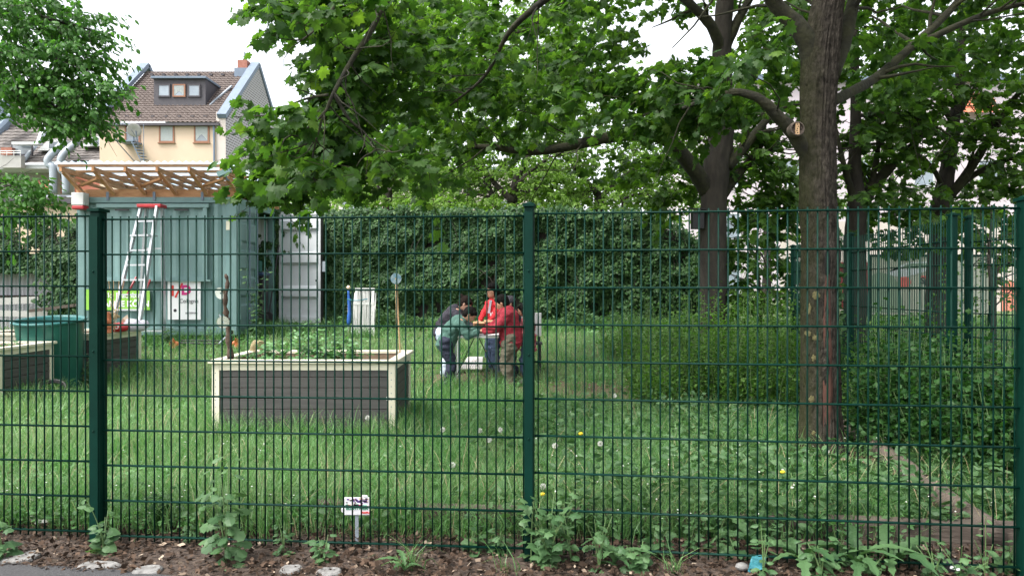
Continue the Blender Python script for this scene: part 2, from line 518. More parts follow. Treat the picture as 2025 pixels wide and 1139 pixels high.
# footpath of asphalt under the viewer; ragged edge against the earth strip
def fence_y(x):
    return 4.10 - .100 * x - .006 * x * x if x > -2.4 else 4.33 - .09 * (x + 2.37)
xs = np.linspace(-9, 9, 240)
ed = np.array([3.80 - .16 * (x + 1.5) if x > -3.2 else 4.07 - .08*(x+3.2) for x in xs]) + .09 * (vnoise(np.stack((xs*3, xs*0, xs*0), 1), 3) - .5) + .06*(vnoise(np.stack((xs*11, xs*0, xs*0), 1), 4) - .5)
Vp = np.concatenate((np.stack((xs, np.full_like(xs, -3.0), np.full_like(xs, .016)), 1), np.stack((xs, ed, np.full_like(xs, .016)), 1),
                     np.stack((xs, ed + .015, np.full_like(xs, -.02)), 1)))
n = len(xs); k = np.arange(n - 1)
fp = np.concatenate((np.stack((k, k+1, n+k+1, n+k), 1), np.stack((n+k, n+k+1, 2*n+k+1, 2*n+k), 1)))
tag(obj_np('pavement', Vp, [fp], M['asphalt']), kind='structure')

# bare trodden earth near the table
ang = np.linspace(0, 2*math.pi, 48, endpoint=False)
def patch(name, cx, cy, rx, ry, seed):
    rr = 1 + .5*(vnoise(np.stack((np.cos(ang)*2+5, np.sin(ang)*2+5, ang*0+seed), 1)) - .5)
    V = []; fs = []
    for q, s in enumerate((0.0, .34, .67, 1.0)):
        X = cx + rx*rr*np.cos(ang)*s; Y = cy + ry*rr*np.sin(ang)*s
        V.append(np.stack((X, Y, gh(X, Y) + .03 * (1 - s**4) - .006 * (s == 1)), 1))
    V = np.concatenate(V); m = len(ang)
    F4 = [(a*m+j, a*m+(j+1)%m, (a+1)*m+(j+1)%m, (a+1)*m+j) for a in range(3) for j in range(m)]
    return tag(obj_np(name, V, [F4], M['earth'], smooth=True), kind='structure')
patch('earth_patch', .95, 10.3, 1.25, .75, 1)
patch('earth_patch', -.45, 11.3, .9, .55, 2)

# ---------------------------------------------------------------- foliage tools
def leaf_template(half, bend=.22, fold=.18, centre=.35):
    pts = [(0, 0)] + list(half) + [(-x, y) for x, y in half[:-1][::-1]]
    P = np.array([(0, centre)] + pts)
    z = -bend * P[:, 1]**2 - fold * np.abs(P[:, 0])
    z[0] += .03
    V = np.column_stack((P, z))
    m = len(pts)
    T = np.array([(0, 1 + i, 1 + (i + 1) % m) for i in range(m)])
    return V, T
MAPLE = leaf_template([(.20,-.12),(.46,-.04),(.36,.12),(.66,.20),(.60,.34),(.70,.52),(.46,.50),(.36,.56),(.42,.80),(.20,.74),(0,1.0)])
MAPLE_S = leaf_template([(.44,-.08),(.36,.14),(.70,.45),(.36,.52),(.25,.78),(0,1.0)])
OVAL = leaf_template([(.24,.18),(.32,.42),(.2,.76),(0,1.0)], .25, .3)
DIAM = (np.array([(0, 0, 0), (.34, .42, -.1), (0, 1, -.22), (-.34, .42, -.1)], float), np.array([(0, 1, 2), (0, 2, 3)]))
HEART = leaf_template([(.26,-.14),(.48,.02),(.5,.3),(.3,.68),(0,1.0)], .2, .2)
LOBED = leaf_template([(.07,.0),(.08,.2),(.2,.26),(.11,.34),(.26,.44),(.15,.52),(.3,.64),(.22,.78),(.24,.86),(0,1.0)], .35, .25, .5)
ROUND3 = leaf_template([(.3,.1),(.45,.45),(.35,.8),(0,.9)], .1, .15)

def place_leaves(tmpl, pos, tip, nrm, size):
    """instances of a leaf template merged to one vertex array"""
    TV, TF = tmpl
    tip = norm(tip)
    nrm = norm(nrm - tip * np.sum(tip * nrm, 1, keepdims=True))
    sd_ = np.cross(tip, nrm)
    Rm = np.stack((sd_, tip, nrm), 2)                       # columns
    V = np.einsum('nij,mj->nmi', Rm, TV) * size[:, None, None] + pos[:, None, :]
    m = len(TV)
    Fc = TF[None] + (np.arange(len(pos)) * m)[:, None, None]
    return V.reshape(-1, 3), Fc.reshape(-1, 3)

def in_ball(n, r=rng):
    v = norm(r.normal(size=(n, 3)))
    return v * (r.random((n, 1)) ** (1/3))

def clump(px, py, d, rx, ry, rd, n):
    return (at(px, py, d), np.array((rx * d / F, rd, ry * d / F)), n)

def sprays(clumps, axis_xy, tmpl, size, per=9, tw_len=.45, droop=.35, up=.9, seed=1, flat=1.0):
    """twigs with leaves on both sides, scattered through the clumps -> (leafV, leafF, twigV, twigF)"""
    r = np.random.default_rng(seed)
    P0, D = [], []
    for c, rad, n in clumps:
        p = c + in_ball(n, r) * rad
        P0.append(p)
        out = p - np.array((axis_xy[0], axis_xy[1], 0)); out[:, 2] = 0
        d = norm(out) * .8 + r.normal(size=(n, 3)) * .65
        d[:, 2] = d[:, 2] * .4 - .12
        D.append(norm(d))
    P0 = np.concatenate(P0); D = np.concatenate(D)
    n = len(P0)
    L = tw_len * (.6 + .8 * r.random(n))
    side = norm(np.cross(D, np.array((0, 0, 1.0))))
    t = (np.arange(per) + .5) / per
    sgn = np.where(np.arange(per) % 2 == 0, 1, -1)
    base = P0[:, None] + D[:, None] * (L[:, None, None] * t[None, :, None])
    base[:, :, 2] -= droop * .35 * (L[:, None] * t[None]**2)
    base = base + r.normal(size=base.shape) * .02
    tip = D[:, None] * .55 + side[:, None] * sgn[None, :, None] * (.75 * (1.15 - t))[None, :, None] + r.normal(size=base.shape) * .28
    tip[:, :, 2] -= droop * (.5 + r.random((n, per)))
    tip = norm(tip)
    pet = size * .45
    pos = base + tip * pet * .6
    nr = r.normal(size=base.shape) * .42; nr[:, :, 2] += up
    sz = size * (.55 + .7 * r.random(n * per))
    V, Fc = place_leaves(tmpl, pos.reshape(-1, 3), tip.reshape(-1, 3), nr.reshape(-1, 3), sz)
    # twigs, three-sided
    e = P0 + D * L[:, None]; e[:, 2] -= droop * .35 * L
    rr = .0035
    o = [side * rr, np.cross(side, D) * rr]
    tri = [o[1], o[0]*.87 - o[1]*.5, -o[0]*.87 - o[1]*.5]
    TV = np.stack([P0 + q for q in tri] + [e + q * .4 for q in tri], 1).reshape(-1, 3)
    b = (np.arange(n) * 6)[:, None]
    TF = np.concatenate([b + np.array(q)[None] for q in ((0,1,4,3), (1,2,5,4), (2,0,3,5))])
    return V, Fc, TV, TF

def branch_tube(mb, pts, r0, r1, n=10, seg=5, jit=.12, wob=.03):
    P = spline(pts, max(4, seg * (len(pts) - 1)))
    P[1:-1] += rng.normal(size=P[1:-1].shape) * wob * r0
    mb.tube(P, np.linspace(r0, r1, len(P)), n, jit=jit)
    return P

def side_twigs(mb, P, r, n, length, seed, n_side=5, droop=.1):
    """thin side branches sprouting from a limb path"""
    q = np.random.default_rng(seed)
    for _ in range(n):
        k = q.integers(max(1, len(P)//5), len(P))
        T = P[min(k+1, len(P)-1)] - P[k-1]; T = T / (np.linalg.norm(T) + 1e-9)
        d = q.normal(size=3); d = d - T * d.dot(T); d /= np.linalg.norm(d); d[2] *= .6
        d = d + T * .7; d /= np.linalg.norm(d)
        L = length * (.5 + q.random())
        a = P[k]
        pts = [a]
        for s in range(1, 5):
            d = d + q.normal(size=3) * .22; d[2] -= droop*.2; d /= np.linalg.norm(d)
            pts.append(pts[-1] + d * L / 4)
        mb.tube(np.array(pts), np.linspace(r, r * .25, 5), n_side, caps=False)

def build_tree(name, label, cat, base, trunk_fn, limb_fn, clumps, tmpl, size, leafmat, barkmat, seed, group=None, limbmat=None, **kw):
    t = thing(name, label, cat, tuple(base), group=group)
    mb = MB(); trunk_fn(mb); tr = mb.build('trunk', barkmat, t, world=True, smooth=True)
    mb = MB(); limb_fn(mb); lb = mb.build('limbs', limbmat or barkmat, t, world=True, smooth=True)
    V, Fc, TV, TF = sprays(clumps, base[:2], tmpl, size, seed=seed, **kw)
    cr = obj_np('crown', V, [Fc], leafmat, t, world=True)
    o = obj_np('twigs', TV, [TF], barkmat, cr); o['kind'] = 'stuff'; o.data.transform(Matrix.Translation(-Vector(base)))
    return t

# ---------------------------------------------------------------- far buildings
def window(parent, x, z, y, wd, ht, frame_m, glass_m, curtain=False, fr=.07, sill=True):
    """window in a wall facing the viewer (wall plane y); frame part, pane and curtain sub-parts"""
    m = MB()
    m.bbox((x-wd/2, y-.06, z-ht/2), (x-wd/2+fr, y+.1, z+ht/2)); m.bbox((x+wd/2-fr, y-.06, z-ht/2), (x+wd/2, y+.1, z+ht/2))
    m.bbox((x-wd/2+fr, y-.058, z+ht/2-fr), (x+wd/2-fr, y+.1, z+ht/2)); m.bbox((x-wd/2+fr, y-.058, z-ht/2), (x+wd/2-fr, y+.1, z-ht/2+fr))
    f = m.build('window', frame_m, parent, world=True)
    p = MB().bbox((x-wd/2+fr, y-.03, z-ht/2+fr), (x+wd/2-fr, y-.012, z+ht/2-fr)).build('pane', glass_m, f)
    p.data.transform(Matrix.Translation(-root_loc(f)))
    if curtain:
        n = 40; xs_ = np.linspace(x-wd/2+fr+.01, x+wd/2-fr-.01, n)
        a = np.stack((xs_, y-.036-.008*np.sin(np.arange(n)*1.9)-.008, np.full(n, z+ht/2-fr)), 1)
        b = a.copy(); b[:, 2] = z - ht*(.42 if curtain == 1 else (.05)) + (0 if curtain == 1 else .32)*0 - (0 if curtain == 1 else ht*.36*np.abs(np.linspace(-1, 1, n))**1.3)
        k = np.arange(n-1)
        c = obj_np('curtain', np.vstack((a, b)), [np.stack((k, k+1, n+k+1, n+k), 1)], M['curtain'], f)
        c.data.transform(Matrix.Translation(-root_loc(f)))
    if sill:
        s = MB().bbox((x-wd/2-.06, y-.12, z-ht/2-.06), (x+wd/2+.06, y-.002, z-ht/2-.004)).build('sill', frame_m, f)
        s.data.transform(Matrix.Translation(-root_loc(f)))
    return f

def tile_plane(name, A, B, Cc, m, parent, row=.34, col=.3, amp=.035):
    """tiled roof: A->B along the eaves, A->Cc up the slope; stepped rows and wavy columns as real relief"""
    A, B, Cc = map(lambda q: np.array(q, float), (A, B, Cc))
    u = B - A; v = Cc - A; nrm_ = np.cross(u, v); nrm_ /= np.linalg.norm(nrm_)
    if nrm_[2] < 0: nrm_ = -nrm_
    nr_ = max(3, int(np.linalg.norm(v) / row)); nc = max(4, int(np.linalg.norm(u) / col)) * 4
    V = []
    s = np.linspace(0, 1, nc + 1)
    wave = amp * np.sin(s * nc / 4 * 2 * math.pi)
    for r_ in range(nr_):
        for q, h in ((r_ / nr_, .05), ((r_ + .999) / nr_, 0.0)):
            V.append(A + np.outer(s, u) + v * q + np.outer(wave + h, nrm_))
    V = np.concatenate(V); m_ = nc + 1
    k = np.arange(nc)
    Fs = [np.stack((a*m_+k, a*m_+k+1, (a+1)*m_+k+1, (a+1)*m_+k), 1) for a in range(2*nr_-1)]
    return obj_np(name, V, [np.concatenate(Fs)], m, parent, world=True)

# the cream house with brown roof
HX0, HX1, HY0, HY1, HE, HR = -26.95, -18.7, 49.6, 56.0, 12.1, 17.25
house = thing('house', 'cream rendered house with brown tiled roof, dark dormer and bare brick gable side', 'house', (-22.8, 53, 0))
MB().bbox((HX0, HY0, -.5), (HX1-.35, HY0+.4, HE)).build('wall', M['hcream'], house, world=True)
m = MB()                                                   # brick gable: a pentagon with thickness
gp = [(HY0, -.5), (HY1+6.4, -.5), (HY1+6.4, HE), (HY1, HR+.35), (HY0, HE+.1)]
V = [(HX1, y, z) for y, z in gp] + [(HX1-.35, y, z) for y, z in gp]
m.add(V, [(0,1,2,3,4), (9,8,7,6,5)] + [(i, (i+1) % 5, 5+(i+1) % 5, 5+i) for i in range(5)])
gw = m.build('gable_wall', M['darkbrick'], house, world=True)
MB().bbox((HX1-.62, HY0-.03, -.4), (HX1-.003, HY0-.003, HE+.7)).build('corner_pier', M['pale_wall2'], house, world=True)
rf = tile_plane('roof', (HX0, HY0-.15, HE), (HX1-.4, HY0-.15, HE), (HX0, HY1, HR), M['tile'], house)
tile_plane('roof', (HX1-.4, HY1*2-HY0, HE), (HX0, HY1*2-HY0, HE), (HX1-.4, HY1, HR), M['tile'], house)
for xx, top in ((HX1-.2, .55), (HX0-.1, .5)):
    m = MB()
    m.bar((xx, HY0-.2, HE+top-.15), (xx, HY1, HR+top), .6, .3)
    m.bar((xx, HY1, HR+top), (xx, 2*HY1-HY0, HE+top-.15), .6, .3)
    m.build('verge_coping', M['zinc'], house, world=True)
ch = MB().bbox((-20.0, 55.3, HR-1), (-19.3, 56.1, HR+.65)); ch = ch.build('chimney', M['chim'], house, world=True)
c2 = MB().bbox((-20.2, 55.2, HR-.9), (-19.1, 56.2, HR+.05)).build('flashing', M['zinc'], ch); c2.data.transform(Matrix.Translation(-root_loc(ch)))
c3_ = MB().tube([(-19.6, 55.6, HR+.75), (-19.6, 55.6, HR+1.3)], [.12, .09]).build('chimney_pot', M['zinc_pale'], ch); c3_.data.transform(Matrix.Translation(-root_loc(ch)))
MB().bbox((HX0, HY0-.3, HE-.22), (HX1-.35, HY0-.04, HE-.06)).build('gutter', M['slate'], house, world=True)
MB().tube([(HX1-.75, HY0-.12, HE-.2), (HX1-.72, HY0-.12, HE-1.2), (HX1-.7, HY0-.12, 0)], .07).build('drainpipe', M['zinc'], house, world=True)
# roof vents
for q in range(9):
    for t_ in (.08, .9):
        m = MB()
        y_ = HY0 + 6.4*t_; z_ = HE + 5.15*t_
        m.box((HX0+.7+q*.86, y_, z_+.1), (.22, .2, .12))
        m.build('roof_vent', M['slate'], house, world=True)
# dormer
dx0, dx1, dy, dz0, dz1 = -24.25, -20.75, 51.4, 13.6, 15.45
dm = MB()
dm.bbox((dx0, dy, dz0), (dx1, dy+2.6, dz1)); dor = dm.build('dormer', M['slate'], house, world=True)
def sub(o, par):
    o.data.transform(Matrix.Translation(-root_loc(par))); return o
sub(MB().bbox((dx0-.1, dy-.25, dz1), (dx1+.1, dy+2.8, dz1+.14)).build('dormer_roof', M['zinc'], dor), dor)
sub(MB().bar((dx1+.2, dy-.02, dz0), (dx1+.95, dy+2.2, dz1+.1), .14, .1).build('flashing', M['zinc_pale'], dor), dor)
for k_, px in enumerate((325.5, 355.5, 385)):
    X = (px - CX) / F * dy
    window(house, X, dz0+1.05, dy-.04, .86, .86, M['winframe'] if k_ == 1 else M['slate'], M['glass'], curtain=2 if k_ == 1 else False, fr=.09, sill=False)
for px, cu in ((330.5, 1), (399.5, 2), (263, False)):
    window(house, (px - CX)/F*HY0, EYE + (HY-265)/F*HY0, HY0, 1.0, 1.16, M['winframe'], M['glassd'], curtain=cu, fr=.10)
# steel balcony with dish
m = MB()
bx0, bx1, bz = at(238, 0, 48.9)[0], at(292, 0, 48.9)[0], EYE + (HY-283)/F*48.9
m.bbox((bx0, 48.4, bz), (bx0+1.1, HY0-.05, bz+.08))
for xx in (bx0, bx0+1.1):
    m.tube([(xx, 48.4, bz), (xx, 48.4, bz+1.1)], .03, 6)
m.tube([(bx0, 48.4, bz+1.1), (bx0+1.1, 48.4, bz+1.1)], .03, 6); m.tube([(bx0, 48.4, bz+.55), (bx0+1.1, 48.4, bz+.55)], .02, 6)
m.tube([(bx0, 48.5, bz), (bx0+.6, HY0-.05, bz-1.1)], .03, 6)
for k_ in range(6):
    m.box((bx0+1.1+k_*.1, 48.7+k_*.02, bz-.1-k_*.2), (.3, .6, .04))
m.tube([(bx0+1.0, 48.4, bz), (bx0+1.7, 48.4, bz-1.5)], .03, 6); m.tube([(bx1, 48.4, bz+1.1), (bx1, 48.4, bz-1.3)], .02, 6)
m.build('steel_balcony', M['zinc'], house, world=True)
dish = thing('satellite_dish', 'pale round satellite dish on the steel balcony of the cream house', 'satellite dish', tuple(at(266, 258, 48.2)))
m = MB(); m.lathe((0, 0, 0), [(0, .14), (.2, .12), (.36, .05), (.44, 0), (.43, -.02), (.2, .09), (.0, .11)], 20)
o = m.build('bowl', M['concrete'], dish, smooth=True); o.rotation_euler = (R(-70), R(0), R(12)); 
MB().tube([(.05, .1, -.02), (.06, .15, -.35), (.06, .4, -.9)], .03, 6).build('mast', M['zinc'], dish)
MB().tube([(0, .05, -.3), (.02, -.42, -.05)], .02, 6).build('feed_arm', M['zinc'], dish)

# terraced houses further left
ter = thing('terraced_house', 'long low house with grey tiled roofs, white dormers and silver flue pipes at left', 'house', (-36, 62, 0))
def quad_roof(pts, d, m_, thick=.0):
    A, B, Cc = [at(px, py, dd) for (px, py, dd) in pts]
    return tile_plane('roof', A, B, Cc, m_, ter, row=.42, col=.6, amp=.02)
quad_roof([(-60, 318, 58), (60, 318, 58), (-10, 200, 64)], 0, M['tileg'])
quad_roof([(40, 324, 57), (175, 322, 57), (112, 238, 63)], 0, M['tileg'])
quad_roof([(128, 320, 56.8), (212, 318, 56.8), (205, 248, 62)], 0, M['tileg'])
a, b = at(-60, 700, 59.5), at(212, 330, 59.5)
MB().bbox((a[0], 59.5, -.5), (b[0], 60.0, EYE + (HY-326)/F*59.5)).build('wall', M['concrete'], ter, world=True)
MB().bbox((at(-60,0,57.8)[0], 57.2, EYE+(HY-334)/F*57.2), (b[0], 59.4, EYE+(HY-326)/F*57.2)).build('eaves_soffit', M['wwhite'], ter, world=True)
for (x0, y0, x1, y1, d, mm, nm) in ((0, 308, 42, 332, 56.5, 'concrete', 'balcony'), (64, 357, 118, 382, 57.5, 'salmon', 'parapet'), (148, 350, 203, 380, 57.5, 'salmon', 'parapet'),
                               (2, 292, 24, 306, 57.2, 'chim', 'brick_pier'), (100, 330, 112, 382, 57.0, 'pale_wall2', 'pier')):
    A, B = at(x0, y1, d), at(x1, y0, d)
    MB().bbox((A[0], d, A[2]), (B[0], d+.5, B[2])).build(nm, M[mm], ter, world=True)
m = MB()
for yy in (299, 303): m.tube([at(0, yy, 56.4), at(42, yy, 56.4)], .03, 6)
for xx in (1, 14, 28, 41): m.tube([at(xx, 299, 56.4), at(xx, 309, 56.4)], .025, 6)
m.build('railing', M['white'], ter, world=True)
# white dormers
for (x0, y0, x1, y1, d) in ((74, 276, 128, 298, 57.8), (160, 270, 207, 290, 57.8)):
    A, B = at(x0, y1, d), at(x1, y0, d)
    mb = MB(); q = [(A[0], A[2]), (B[0], A[2]), (B[0], B[2]), (A[0]+(B[0]-A[0])*.45, B[2])]
    mb.add([(x, d, z) for x, z in q] + [(x, d+2, z) for x, z in q], [(0,1,2,3), (7,6,5,4)] + [(i, (i+1)%4, 4+(i+1)%4, 4+i) for i in range(4)])
    mb.build('dormer', M['wwhite'], ter, world=True)
    window(ter, A[0]+(B[0]-A[0])*.62, A[2]+(B[2]-A[2])*.45, d-.03, .8, .65, M['wwhite'], M['glassd'], sill=False)
window(ter, at(91, 0, 57)[0], EYE+(HY-346)/F*59.5, 59.45, .9, 1.2, M['wwhite'], M['glassd'])
for xx in (120, 144): window(ter, at(xx, 0, 57)[0], EYE+(HY-362)/F*59.5, 59.45, .8, 1.5, M['wwhite'], M['glass'])
window(ter, at(34, 0, 57)[0], EYE+(HY-297)/F*58, 57.6, 1.6, .9, M['slate'], M['glassd'])
A, B = at(22, 290, 56.6), at(74, 276, 56.6)
MB().bar(((A[0]+B[0])/2-1.0, 57, (A[2]+B[2])/2), ((A[0]+B[0])/2+1.0, 57, (A[2]+B[2])/2), .6, .2).build('awning', M['wwhite'], ter, world=True)
for pts in ([(128, 282, 57), (97, 312, 56.4), (97, 326, 56.4), (105, 334, 56.4), (106, 383, 56.4)], [(155, 280, 57), (124, 308, 56.2), (122, 335, 56.2), (130, 346, 56.2), (131, 384, 56.2)]):
    MB().tube(spline([at(*p) for p in pts], 24), .27, 10).build('flue_pipe', M['zinc_pale'], ter, world=True, smooth=True)
MB().tube([at(33, 222, 60), at(-6, 262, 59)], .33, 8).build('verge_coping', M['zinc'], ter, world=True)
MB().tube([at(92, 262, 59), at(44, 322, 57)], .16, 8).build('verge_coping', M['zinc_pale'], ter, world=True)
m = MB(); A = at(7, 260, 61); B = at(7, 204, 61); m.tube([A, B], .45, 12); m.tube([B-np.array((0, 0, .3)), B+np.array((0, 0, .1))], .55, 12)
m.build('chimney_pipe', M['zinc'], ter, world=True)

# low shed roof with pale panels, behind the container's left side
shed = thing('shed', 'low tan shed with flat roof and pale roof panels behind the left hedge', 'shed', (-14.6, 22, .6))
A, B = at(-40, 470, 21), at(165, 404, 21)
MB().bbox((A[0], 21, .2), (B[0], 21.3, B[2])).build('wall', M['tanwall'], shed, world=True)
MB().bbox((A[0], 20.8, B[2]+.003), (B[0]+.2, 26, B[2]+.13)).build('roof', M['slate'], shed, world=True)
for k_ in range(3):
    x0 = A[0] + .3 + k_*1.0
    MB().bar((x0+.5, 21.0, B[2]+.22), (x0+.5+.9, 25.4, B[2]+.75), .92, .04).build('roof_panel', M['solar'], shed, world=True)

# pale buildings behind the trees
pb = thing('apartment_building', 'long pale pink rendered building with flat roof behind the right hand trees', 'building', (22, 40, 0))
MB().bbox((9.2, 40, -.5), (60, 46, 12.2)).build('wall', M['pale_wall'], pb, world=True)
MB().bbox((9.0, 39.6, 12.203), (60.2, 46.3, 12.5)).build('roof', M['zinc'], pb, world=True)
tile_plane('roof_skirt', (23.2, 39.2, 10.4), (25.2, 39.2, 10.4), (23.2, 39.9, 11.6), M['redroof'], pb, row=.3, col=.4, amp=.03)
for fl in (1.6, 4.6, 7.4):
    for k_ in range(7):
        window(pb, 11.5 + k_*3.4, fl, 40, 1.1, 1.4, M['wwhite'], M['glass'])
bb = thing('white_building', 'white rendered building with small windows behind the ivy hedge', 'building', (-6, 46, 0))
MB().bbox((-14.2, 45, -.5), (1.5, 52, 8.2)).build('wall', M['pale_wall2'], bb, world=True)
MB().bbox((-14.4, 44.7, 8.203), (1.7, 52.2, 8.45)).build('roof', M['zinc'], bb, world=True)
for k_ in range(5):
    for fl in (2.2, 5.4):
        window(bb, -12.6 + k_*3.0, fl + .4, 45, 1.0, 1.5, M['wwhite'], M['glass'])
# yard wall, skip, printed banner
yw = thing('garden_wall', 'pale rendered yard wall with salmon base behind the right side fence', 'wall', (14, 24, .6))
MB().bbox((8.6, 24, .2), (30, 24.3, 3.5)).build('wall_panel', M['pale_wall2'], yw, world=True)
MB().bbox((15.5, 23.93, .2), (30, 23.997, 1.6)).build('base_band', M['salmon'], yw, world=True)
sk = thing('skip', 'dark red steel skip standing beside the printed banner', 'skip', (9.2, 20.5, .7))
m = MB(); m.add([(-1.0,-.7,.15),(1.0,-.7,.15),(1.0,.7,.15),(-1.0,.7,.15),(-1.3,-.8,1.3),(1.3,-.8,1.3),(1.3,.8,1.3),(-1.3,.8,1.3)], [(0,3,2,1),(0,1,5,4),(1,2,6,5),(2,3,7,6),(3,0,4,7)])
m.bbox((-1.34,-.86,1.3),(1.34,.86,1.38)); m.build('tub', M['darkred'], sk)
m = MB()
for k_ in range(4): m.bar((-.85+k_*.55, -.74, .2), (-1.05+k_*.68, -.85, 1.3), .08, .06, (0, 1, 0))
m.build('ribs', M['darkred'], sk)
BD = 16.5
A, B = at(1722, 622, BD), at(1955, 508, BD)
ban = thing('advertising_banner', 'cream printed banner with a car picture on the yard fence at right', 'banner', ((A[0]+B[0])/2, BD, A[2]))
bw, bh = B[0]-A[0], B[2]-A[2]
MB().bbox((-bw/2, 0, 0), (bw/2, .04, bh)).build('sheet', M['bannercream'], ban)
m = MB(); m.bbox((-bw/2-.04, -.02, -.3), (-bw/2-.002, .05, bh+.05)); m.bbox((bw/2+.002, -.02, -.3), (bw/2+.04, .05, bh+.05)); m.bbox((-bw/2, -.02, bh+.002), (bw/2, .05, bh+.05)); m.build('frame', M['fence'], ban)
def bp(px, py): return ((px-CX)/F*BD - (A[0]+B[0])/2, EYE-(py-HY)/F*BD - A[2])
def flat(name, pts, mm, dy):
    P = [bp(*p) for p in pts]; n = len(P)
    V = [(x, dy, z) for x, z in P] + [(x, dy+.004, z) for x, z in P]
    mb = MB(); mb.add(V, [tuple(range(n)), tuple(range(2*n-1, n-1, -1))] + [(i, (i+1)%n, n+(i+1)%n, n+i) for i in range(n)])
    return mb.build(name, mm, ban)
flat('printed_panel', [(1724, 618), (1790, 618), (1776, 560), (1764, 545), (1738, 538), (1724, 545)], M['bgreen'], -.005)
flat('printed_car', [(1752, 540), (1775, 533), (1782, 524), (1800, 519), (1840, 517), (1840, 534), (1790, 548), (1766, 546)], M['bwhite'], -.009)
flat('printed_car_window', [(1781, 531), (1790, 524), (1802, 521), (1839, 520), (1839, 530)], M['bgreen'], -.014)
an = np.linspace(0, 2*math.pi, 20, endpoint=False)
flat('printed_disc', [(1788+13*math.cos(t), 558+11*math.sin(t)) for t in an], M['bred'], -.018)
flat('red_strip', [(1821, 551), (1838, 551), (1838, 545), (1821, 545)], M['bred'], -.009)

def text(name, s, mm, parent, loc, size, rot=(R(90), 0, 0), ext=.002, shear=0, bold=0.0, align='LEFT'):
    cu = bpy.data.curves.new(name, 'FONT'); cu.body = s; cu.size = size; cu.extrude = ext; cu.shear = shear; cu.offset = bold; cu.align_x = align
    o = bpy.data.objects.new(name, cu); o.location = loc; o.rotation_euler = rot
    C.objects.link(o)
    me = bpy.data.meshes.new_from_object(o.evaluated_get(bpy.context.evaluated_depsgraph_get()))
    bpy.data.objects.remove(o); bpy.data.curves.remove(cu)
    me.materials.clear(); me.materials.append(mm)
    o = bpy.data.objects.new(name, me); o.location = loc; o.rotation_euler = rot
    return link(o, parent)
x_, z_ = bp(1820, 561); text('lettering', 'Sp', M['ink'], ban, (x_, -.012, z_), .2, bold=.002)
x_, z_ = bp(1864, 559); text('lettering', 'ir', M['ink'], ban, (x_, -.012, z_), .2, bold=.002)

# ---------------------------------------------------------------- container
CY0, CY1, CXL, CXR, CZ0, CZ1 = 14.4, 16.84, -8.26, -5.23, .53, 3.15
con = thing('container', 'teal green steel storage container with its grey end door open', 'container', (-6.75, 15.6, CZ0))
def corrug(mb, a, b, z0, z1, y, depth=.036, pitch=.275, sx=1):
    """trapezoid corrugation along x in a wall facing -y"""
    xs_ = []; x = a; p = [(0, 0), (.07, 0), (.14, depth), (.21, depth)]
    while x < b:
        for q, d in p:
            if x + q <= b: xs_.append((x+q, d))
        x += pitch
    xs_.append((b, 0))
    n_ = len(xs_)
    V = [(x, y+d, z0) for x, d in xs_] + [(x, y+d, z1) for x, d in xs_]
    mb.add(V, [(i, i+1, n_+i+1, n_+i) for i in range(n_-1)])
mb = MB()
corrug(mb, CXL+.12, CXR-.15, CZ0+.14, CZ1-.12, CY0+.03)
n0 = len(mb.f4)
mb.bbox((CXL+.1, CY0+.075, CZ0+.1), (CXR-.1, CY0+.085, CZ1-.1))
mb.bbox((CXL+.02, CY0+.1, CZ0+.1), (CXL+.03, CY1-.1, CZ1-.1))
mb.bbox((CXL+.1, CY1-.09, CZ0+.1), (CXR-.1, CY1-.08, CZ1-.1))
mb.build('side_panel', M['teal'], con, world=True)
MB().bbox((CXL+.05, CY0+.05, CZ1-.1), (CXR-.05, CY1-.05, CZ1-.06)).build('roof_panel', M['teal'], con, world=True)
MB().bbox((CXL+.05, CY0+.1, CZ0+.1), (CXR-.05, CY1-.1, CZ0+.14)).build('floor', M['black'], con, world=True)
m = MB()
for xx in (CXL, CXR-.14):
    for yy in (CY0, CY1-.14):
        m.bbox((xx, yy, CZ0+.11), (xx+.14, yy+.14, CZ1-.11))
m.bbox((CXL+.14, CY0, CZ1-.11), (CXR-.14, CY0+.06, CZ1)); m.bbox((CXL+.14, CY0, CZ0), (CXR-.14, CY0+.06, CZ0+.14))
m.bbox((CXL+.14, CY1-.06, CZ1-.11), (CXR-.14, CY1, CZ1)); m.bbox((CXL+.14, CY1-.06, CZ0), (CXR-.14, CY1, CZ0+.14))
m.bbox((CXR-.1, CY0+.14, CZ1-.13), (CXR, CY1-.14, CZ1)); m.bbox((CXR-.1, CY0+.14, CZ0), (CXR, CY1-.14, CZ0+.13))
m.bbox((CXL, CY0+.14, CZ1-.13), (CXL+.1, CY1-.14, CZ1)); m.bbox((CXL, CY0+.14, CZ0), (CXL+.1, CY1-.14, CZ0+.13))
fr = m.build('frame', M['teal_dark'], con, world=True, bevel=.008)
for xx in (CXL-.004, CXR-.174):
    for yy in (CY0-.004, CY1-.156):
        for zz in (CZ0-.004, CZ1-.116):
            m = MB(); m.bbox((xx, yy, zz), (xx+.178, yy+.16, zz+.12)); c_ = m.build('corner_casting', M['teal_dark'], con, world=True, bevel=.012)
            h = MB(); h.lathe((0, 0, 0), [(0, .0), (.028, .0), (.028, -.004), (0, -.004)], 12); h = h.build('slot', M['hole'], c_)
            h.data.transform(Matrix.Rotation(R(90), 4, 'X')); h.scale = (1, 1, 1.5)
            h.location = Vector((xx+.089, yy-.003, zz+.06)) - root_loc(con)
